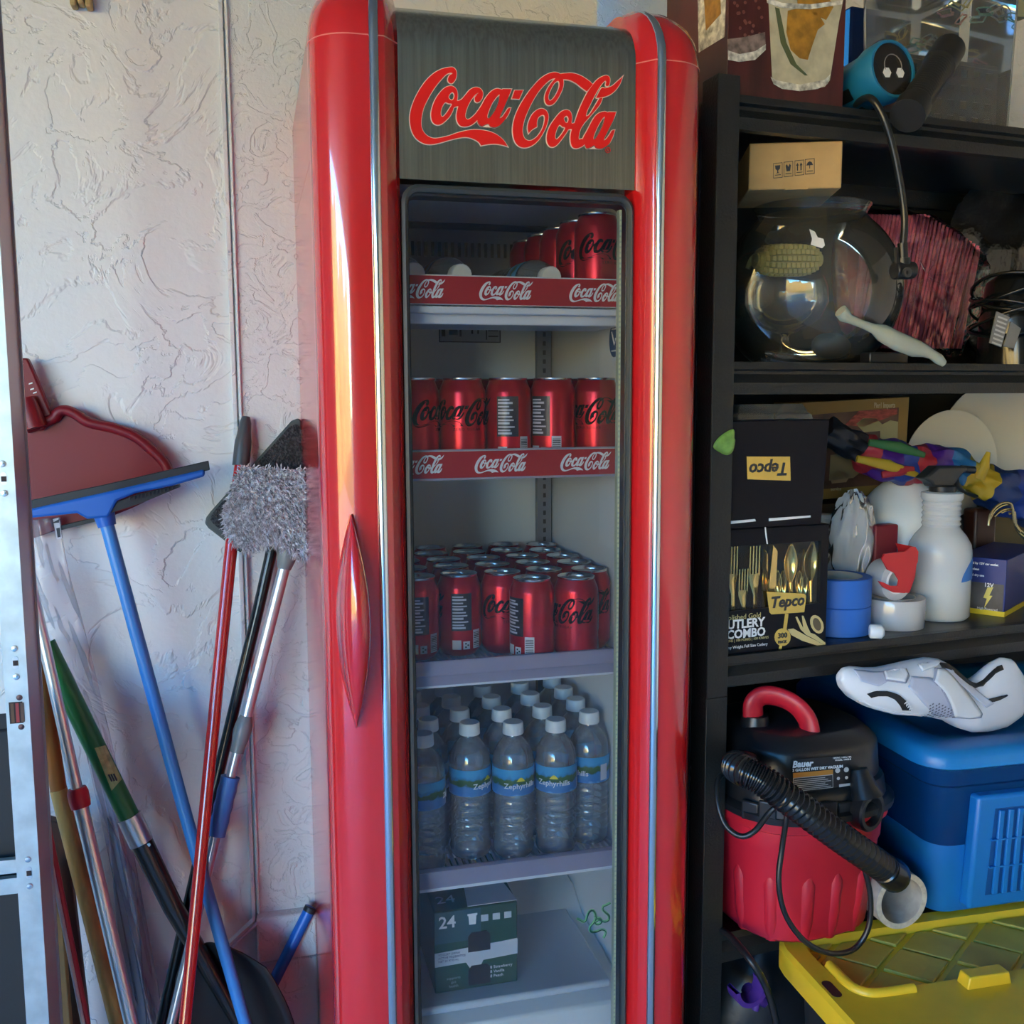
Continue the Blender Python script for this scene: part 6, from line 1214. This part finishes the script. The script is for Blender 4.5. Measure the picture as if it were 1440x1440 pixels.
# red pole with grey cap
stick('red_pole', 'red metal pole with dark grey tapered end cap leaning against the wall', 'pole', ((346, 586, 1.776), (338, 660, 1.760), (326, 760, 1.743), (298, 1040, 1.665), (260, 1440, 1.545)), [('pole_tube', PRED, 650, None, 8.2), ('end_cap', GREYP, 586, 655, [5, 7.5, 8.2, 9, 10.5, 10.8, 10.8, 10.8, 10.8])])
# dark flat mop pad and black pole
pad = [(288, 733), (418, 588), (452, 612), (432, 690), (352, 778), (340, 778)]
padc = [(290, 728), (296, 720), (410, 592), (420, 588), (470, 640), (466, 652), (356, 774), (344, 779), (336, 776), (293, 743), (288, 736)]
e, on, ofp = stick('flat_mop', 'dark grey flat mop with green-grey edging and black pole, head up', 'mop', ((392, 730, 1.768), (384, 772, 1.764), (309, 1080, 1.728), (252, 1330, 1.698)), [('pole', PBLK, 735, None, 7.5)])
wb_(wclip(padc, 1.780, .012), 'pad_back', mat('pad_edging', (.085, .10, .098), .7), e, bevel=.003)
cxx, cyy = 378, 683; PADG = mat('pad_pile', (.05, .052, .056), .95, bump=(300, 1.0, .006), var=(220, .55))
wb_(wclip([(cxx+(x-cxx)*.91, cyy+(y-cyy)*.91) for x, y in padc], 1.775, .008), 'pad_pile', PADG, e, smooth=0)
# grey fluffy mop with silver pole
e, on, ofp = stick('fluffy_mop', 'fluffy grey microfibre mop on silver telescopic pole with blue grip', 'mop', ((408, 760, 1.728), (400, 797, 1.724), (347, 1005, 1.700), (322, 1100, 1.683), (285, 1255, 1.648)), [('mop_joint', mat('joint_grey', (.20, .22, .23), .4), 765, 800, [13, 14, 12, 9]), ('pole', SILV, 797, 1012, 7.8), ('pole_clamp', mat('joint_grey', (.20, .22, .23), .4), 1005, 1058, [7.5, 10, 11.5, 12, 11.5, 10, 9, 9]), ('inner_pole', mat('pole_pale', (.45, .47, .52), .3, .6), 1050, None, 6.4), ('blue_grip', mat('grip_blue', (.05, .18, .50), .5), 1092, 1175, [12.5, 12, 12.8, 11.8, 12.6, 11.6, 12.4, 11.6, 12])])
fl_ = [(333, 668), (346, 656), (372, 660), (400, 660), (436, 664), (446, 700), (444, 760), (436, 784), (418, 783), (402, 771), (372, 763), (347, 771), (322, 753), (317, 730), (320, 705)]
fo_ = catmull(fl_, True, 3); FP = [Vector((x, 1.70, z)) for x, z in clip([(p.x, p.z) for p in (at(x, y, 1.70) for x, y in fo_)], (-9, FXL-.003, -9, 9))]
cxm = sum(p.x for p in FP)/len(FP); czm = sum(p.z for p in FP)/len(FP)
hm = MB(); hm.loft([[Vector((cxm+(p.x-cxm)*s, y, czm+(p.z-czm)*s)) for p in FP] for y, s in ((1.722, .97), (1.710, .99), (1.698, .96), (1.692, .85), (1.689, .5), (1.688, .02))]); MOPG = mat('microfibre', (.62, .63, .67), .9, sheen=.3, var=(160, .5))
wb_(hm, 'mop_pad', mat('microfibre_base', (.22, .22, .24), .95), e, smooth=60)
def inside(x, z, P):
    c = False; j = len(P)-1
    for i in range(len(P)):
        if (P[i].z > z) != (P[j].z > z) and x < (P[j].x-P[i].x)*(z-P[i].z)/(P[j].z-P[i].z)+P[i].x: c = not c
        j = i
    return c
pile = MB(); xs0, xs1 = min(p.x for p in FP), max(p.x for p in FP); zs0, zs1 = min(p.z for p in FP), max(p.z for p in FP); rn = random.Random(5); cnt = 0
while cnt < 5200:
    x, z = rn.uniform(xs0, xs1), rn.uniform(zs0, zs1)
    if not inside(x, z, FP): continue
    cnt += 1; fx, fz = (x-cxm)/(xs1-xs0)*2, (z-czm)/(zs1-zs0)*2; y = 1.694-.008*max(0, 1-fx*fx-fz*fz)
    d = Vector((rn.gauss(fx*.5, .75), -1, rn.gauss(fz*.5-.3, .75))).normalized(); l = rn.uniform(.009, .018); p = Vector((x, y+.004, z)); b = d.orthogonal().normalized(); c = d.cross(b); w_ = .0017
    k0 = len(pile.v); pile.add([p+b*w_, p-b*w_*.5+c*w_*.8, p-b*w_*.5-c*w_*.8, p+d*l*.6+b*w_*.7, p+d*l*.6-b*w_*.4+c*w_*.6, p+d*l*.6-b*w_*.4-c*w_*.6, p+d*l+Vector((0, 0, -.002))], [(0, 1, 4, 3), (1, 2, 5, 4), (2, 0, 3, 5), (3, 4, 6), (4, 5, 6), (5, 3, 6)])
    for q in pile.v[k0:]: q.x = min(q.x, FXL+.0013)
o = wb_(pile, 'pile', MOPG, e, smooth=60, fix=False); o['kind'] = 'stuff'
# second blue pole by the cooler
stick('blue_pole', 'plain bright blue pole leaning towards the cooler at the foot of the wall', 'pole', ((437, 1276, 1.770), (355, 1440, 1.735)), [('pole_tube', mat('pole_bright_blue', (.012, .16, .62), .35), None, None, 8.2), ('pole_plug', RUB, None, 1282, 8.6)])
# green shovel
e, on, ofp = stick('shovel', 'green handled shovel with steel ferrule and dark blade leaning behind the poles', 'shovel', ((60, 900, 1.735), (78, 937, 1.730), (183, 1151, 1.695), (232, 1255, 1.680), (300, 1375, 1.662)), [('green_handle', mat('handle_green', (.012, .17, .04), .35), 905, 1153, 13), ('ferrule', mat('ferrule_steel', (.5, .52, .54), .3, .9), 1148, 1185, 15.5), ('shaft', mat('shaft_dark', (.06, .055, .055), .25, .7), 1180, None, [14.5, 13, 11, 9, 8, 8, 8])])
lbp = [(133, 1052), (148, 1048), (171, 1096), (157, 1112)]
def on_stick(px, py, r, on, ofp): 
    c = on(ofp(py)); d = ray(px, py); o_ = CAM; axs = (on(ofp(py)+.05)-c).normalized(); w0 = o_-c; dp, wp = d-axs*d.dot(axs), w0-axs*w0.dot(axs); a, b, c2 = dp.dot(dp), dp.dot(wp), wp.dot(wp)-r*r; return o_+d*((-b-math.sqrt(max(0, b*b-a*c2)))/a)
st_ = MB(); Q = []
for t in [k/6 for k in range(7)]:
    for s_ in (0, .33, .66, 1): l = Vector(lbp[0]).lerp(Vector(lbp[3]), t); r_ = Vector(lbp[1]).lerp(Vector(lbp[2]), t); p = l.lerp(r_, s_); Q.append(on_stick(p.x, p.y, PXR(13.4, 1.70), on, ofp))
st_.add(Q, [(i*4+j, i*4+j+1, (i+1)*4+j+1, (i+1)*4+j) for i in range(6) for j in range(3)])
sl_ = wb_(st_, 'paper_label', mat('label_lime', (.42, .50, .20), .6, var=(60, .3)), e, smooth=0, solid=.0006)
bd = MB(); 
for k in range(3): q = on_stick(155+k*3.5, 1094-k*.5, PXR(14.2, 1.70), on, ofp); bd.box(q, (.0025, .001, .013), Matrix.Rotation(R(-20), 3, 'Y'))
wb_(bd, 'label_barcode', INK, sl_, smooth=0)
wb_(MB().lathe([(0, .002), (.003, .0015), (.0035, 0)], 10, on_stick(209, 1188, PXR(14, 1.68), on, ofp), Matrix.Rotation(PI/2, 3, 'X')), 'rivet', ALU, e)
bl_ = MB(); c0 = on(ofp(1335)); c1 = c0+(on(ofp(1375))-c0).normalized()*.30; axs = (c1-c0).normalized(); sd_ = axs.cross(Vector((0, -1, 0))).normalized(); nn = sd_.cross(axs)
bl_.grid(lambda i, j: c0.lerp(c1, i)+sd_*((2*j-1)*.085*math.sqrt(max(.05, min(1, i*3+.1)))*math.sqrt(max(.02, 1-max(0, i-.45)**2/.3)))+nn*(.02*(2*j-1)**2-.012), 14, 10)
wb_(bl_, 'blade', mat('blade_dark', (.035, .034, .036), .35, .6), e, smooth=60, solid=.003)
# silver pole with red collar
stick('collar_pole', 'silver telescopic pole with ribbed red collar among the tool handles', 'pole', ((38, 800, 1.70), (78, 975, 1.68), (111, 1122, 1.66), (185, 1440, 1.60)), [('upper_tube', SILV, None, 1115, 7.2), ('lower_tube', SILV, 1120, None, 9.2), ('collar', mat('collar_red', (.52, .02, .04), .4), 1108, 1135, [11, 13, 13, 13, 12])])
# wooden handle
WOODM = mat('old_wood', (.52, .31, .09), .55, var=(12, .45), stretch=(3, 3, .35))
stick('wooden_pole', 'old yellow-brown wooden broom handle among the tool handles', 'pole', ((52, 930, 1.712), (84, 1120, 1.690), (122, 1265, 1.672), (166, 1440, 1.648)), [('handle_top', mat('old_wood_orange', (.34, .12, .02), .55, var=(12, .4), stretch=(3, 3, .35)), None, 1110, [8, 10.5, 10.5, 10]), ('handle_bottom', WOODM, 1110, None, 10.5)])
# striped driveway stick
stick('striped_rod', 'thin red rod with white stripe standing nearest the metal upright', 'rod', ((58, 1120, 1.63), (88, 1270, 1.61), (122, 1440, 1.58)), [('red_edge', mat('rod_red', (.35, .02, .04), .45), None, None, 4.6)])
stick('white_rod', 'thin white rod bound along the red rod', 'rod', ((53, 1120, 1.622), (84, 1275, 1.602), (117, 1440, 1.572)), [('rod_body', mat('rod_white', (.55, .55, .58), .4), None, None, 2.6), ('rod_tip', RUB, None, 1126, 3.0)])
# boards behind
def board(P, Y, t, nm, mt, label):
    Q = [at(x, y, Y) for x, y in P]; zf_ = 0; poly = [(p.x, p.z) for p in Q]; (x2, z2_), (x3, z3_) = poly[2], poly[3]
    poly[2] = (x2, 0); poly[3] = (x3, 0); O = Vector((sum(p[0] for p in poly)/4, Y+t/2, 0)); m_ = MB().prism(poly, (0, Y, 0), (1, 0, 0), (0, 0, 1), (0, t, 0)); m_.v = [p-O for p in m_.v]; o = m_.build(nm, mt, bevel=.002); o.location = O; return tag(o, label, 'board')
board([(60, 1150), (92, 1160), (140, 1440), (88, 1440)], 1.72, .02, 'dark_board', mat('brown_board', (.09, .045, .03), .6, var=(8, .4), stretch=(4, 1, .4)), 'dark brown board standing behind the striped rod')
board([(62, 1215), (88, 1300), (106, 1440), (72, 1440)], 1.685, .018, 'pine_board', mat('pine', (.45, .30, .13), .6, var=(6, .25), stretch=(5, 1, .3)), 'pale pine board end standing beside the metal upright')
board([(150, 1150), (190, 1230), (214, 1440), (186, 1440)], 1.765, .008, 'grey_board', mat('panel_grey', (.42, .46, .55), .5), 'pale grey board standing behind the shovel')
# clear plastic sleeve hanging over the handles
SLV = clear('sleeve_film', (.96, .94, .96), .6, .2, haze=.14, hazecol=(.70, .62, .66), bump=(16, .3))
sv = MB(); lft = [(38, 732), (42, 800), (62, 880), (100, 980), (130, 1100), (170, 1290), (196, 1440)]; rgt = [(84, 727), (96, 800), (118, 880), (142, 980), (165, 1080), (205, 1290), (232, 1440)]
lc, rc_ = catmull(lft, False, 5), catmull(rgt, False, 5); n = len(lc)
sv.grid(lambda i, j: at(lc[round(i*(n-1))][0]+(rc_[round(i*(n-1))][0]-lc[round(i*(n-1))][0])*j, lc[round(i*(n-1))][1]+(rc_[round(i*(n-1))][1]-lc[round(i*(n-1))][1])*j, 1.752+.006*math.sin(j*9+i*7)+.004*math.sin(j*17-i*23)+.012*i), n-1, 14)
for k in range(15): p = sv.v[-15+k].copy()
m0 = len(sv.v)-15; low = [Vector((sv.v[m0+k].x+.05, sv.v[m0+k].y-.01, .003)) for k in range(15)]; i0 = len(sv.v); sv.v += low; sv.f += [(m0+k, m0+k+1, i0+k+1, i0+k) for k in range(14)]
O = Vector((sum(p.x for p in low)/15, sum(p.y for p in low)/15, 0)); sv.v = [p-O for p in sv.v]; o = sv.build('plastic_sleeve', SLV, smooth=60, fix=False, solid=.0004); o.location = O; tag(o, 'long crumpled clear plastic sleeve draped down the wall behind the handles', 'plastic sleeve')
tx = thing('care_tag', 'small folded printed tag on the clear plastic sleeve', 'tag', at(80, 745, 1.755)); wb_(wpoly([(74, 730), (83, 728), (87, 757), (80, 759)], 1.755, .001), 'tag_paper', mat('tag_white', (.55, .52, .55), .6), tx, smooth=0); wb_(wpoly([(79, 743), (84, 742), (85, 755), (81, 756)], 1.7545, .0004), 'tag_print', INK, tx, smooth=0); wb_(wpoly([(72, 736), (83, 730), (83, 735)], 1.7545, .0004), 'tag_shadow', INK, tx, smooth=0)
# galvanised upright with slots, rivets and crossbars
GALV = mat('galvanised', (.58, .62, .62), .38, .7, var=(30, .12)); GALVS = mat('galvanised_shaded', (.42, .36, .36), .42, .7)  # side tone is shade and red reflection painted into the steel colour
YU = 1.40
pr0, pr1 = at(30, 900, YU), at(57, 1440, YU); uxr = at(44, 1040, YU).x; uxl = at(11, 1040, YU).x; ud = .075
up = thing('shelf_upright', 'galvanised steel shelving upright with slots and rivets at the wall', 'upright', ((uxl+uxr)/2, YU, 0))
wb_(MB().b2((uxl, YU, 0), (uxr, YU+.002, 2.3)), 'front_face', GALV, up); wb_(MB().b2((uxr-.0015, YU+.002, 0), (uxr, YU+ud, 2.3)).b2((uxr-.004, YU+ud-.004, 0), (uxr+.003, YU+ud, 2.3)), 'side_flange', GALVS, up); wb_(MB().b2((uxl, YU+.002, 0), (uxl+.0015, YU+.02, 2.3)), 'left_flange', GALVS, up)
DKH = mat('slot_dark', (.03, .012, .010), .7)
for x, y in ((4, 673), (19, 932), (36, 1228)):
    xm = at(x, y, YU)
    xc = (uxl+uxr)/2+.001
    for dz, nm in ((.019, 'rivet'), (-.019, 'rivet')): wb_(MB().lathe([(0, .0022), (.0035, .0018), (.0045, 0)], 14, (xc, YU, xm.z+dz), Matrix.Rotation(PI/2, 3, 'X')), nm, ALU, up)
    wb_(MB().prism(rrect(xc-.0038, xc+.0038, xm.z-.0085, xm.z+.0085, .0037, 4), (0, YU-.0004, 0), (1, 0, 0), (0, 0, 1), (0, .001, 0)), 'slot', mat('slot_rim', (.7, .7, .7), .3, .8), up, smooth=0)
    wb_(MB().b2((xc-.0030, YU-.0008, xm.z-.004), (xc+.0034, YU, xm.z+.003)), 'slot_hole', DKH, up, smooth=0)
zq = at(24, 1002, YU).z
wb_(MB().b2((uxl+.004, YU-.0008, zq-.0145), (uxr-.008, YU+.0005, zq+.0145)), 'square_hole', DKH, up, smooth=0)
for k, c in enumerate(((.12, .05, .02), (.30, .03, .03), (.10, .05, .03))): wb_(MB().b2((uxl+.006+k*.006, YU-.0012, zq-.013), (uxl+.010+k*.006, YU-.0006, zq+.013)), 'hole_glimpse', mat('glimpse%d' % k, c, .6), up, smooth=0)
for dz in (-.020, .020): wb_(MB().lathe([(0, .0015), (.0035, .001), (.004, 0)], 12, ((uxl+uxr)/2+.003, YU, zq+dz), Matrix.Rotation(PI/2, 3, 'X')), 'rivet', mat('rivet_dark', (.12, .06, .06), .4, .6), up)
for y0, y1 in ((1208, 1227), (1234, 1256)):
    za_, zb2 = at(8, y0, YU+.03).z, at(8, y1, YU+.03).z; wb_(MB().b2((uxl-.9, YU+.025, zb2), (uxl+.001, YU+.035, za_)), 'crossbar', GALV, up)
for y in (YU+.5,): pass
rsb = MB().b2((uxl-.16, YU+.05, .0), (uxl-.002, YU+.13, .97)); O = Vector((uxl-.08, YU+.09, 0)); rsb.v = [p-O for p in rsb.v]; o = rsb.build('dark_crate', mat('crate_black', (.015, .014, .016), .6), bevel=.004); o.location = O; tag(o, 'black crate standing behind the galvanised crossbars', 'crate')
# small wooden block and white metal strip on the wall
p0, p1 = at(96, -30, 1.78), at(130, 11, 1.78); wbk = MB()
wk = thing('wood_hook', 'small pale wooden block fixed high on the plaster wall', 'wood block', ((p0.x+p1.x)/2, 1.8, p1.z))
for k in range(3): w3 = (p1.x-p0.x)/3; wb_(MB().b2((p0.x+k*w3+.0006, 1.775, p1.z+(.004 if k == 1 else 0)), (p0.x+(k+1)*w3-.0006, 1.80, p0.z)), 'wood_finger', mat('beech', (.45, .30, .12), .55), wk, bevel=.003)
ws = thing('metal_strip', 'white painted metal strip propped in the wall corner behind the poles', 'strip', at(322, 1330, 1.775))
a, b = at(316, 1330, 1.785), at(357, 1292, 1.77); dd_ = (b-a).normalized()
wb_(MB().tube([a, b], .0085, 4, flat=.35, up=(0, -1, 0)), 'strip_face', mat('strip_white', (.72, .74, .78), .35), ws, smooth=0)
wb_(MB().tube([a+Vector((.006, -.004, -.007)), b+Vector((.006, -.004, -.007))], .003, 6), 'strip_lip', mat('strip_white', (.72, .74, .78), .35), ws)
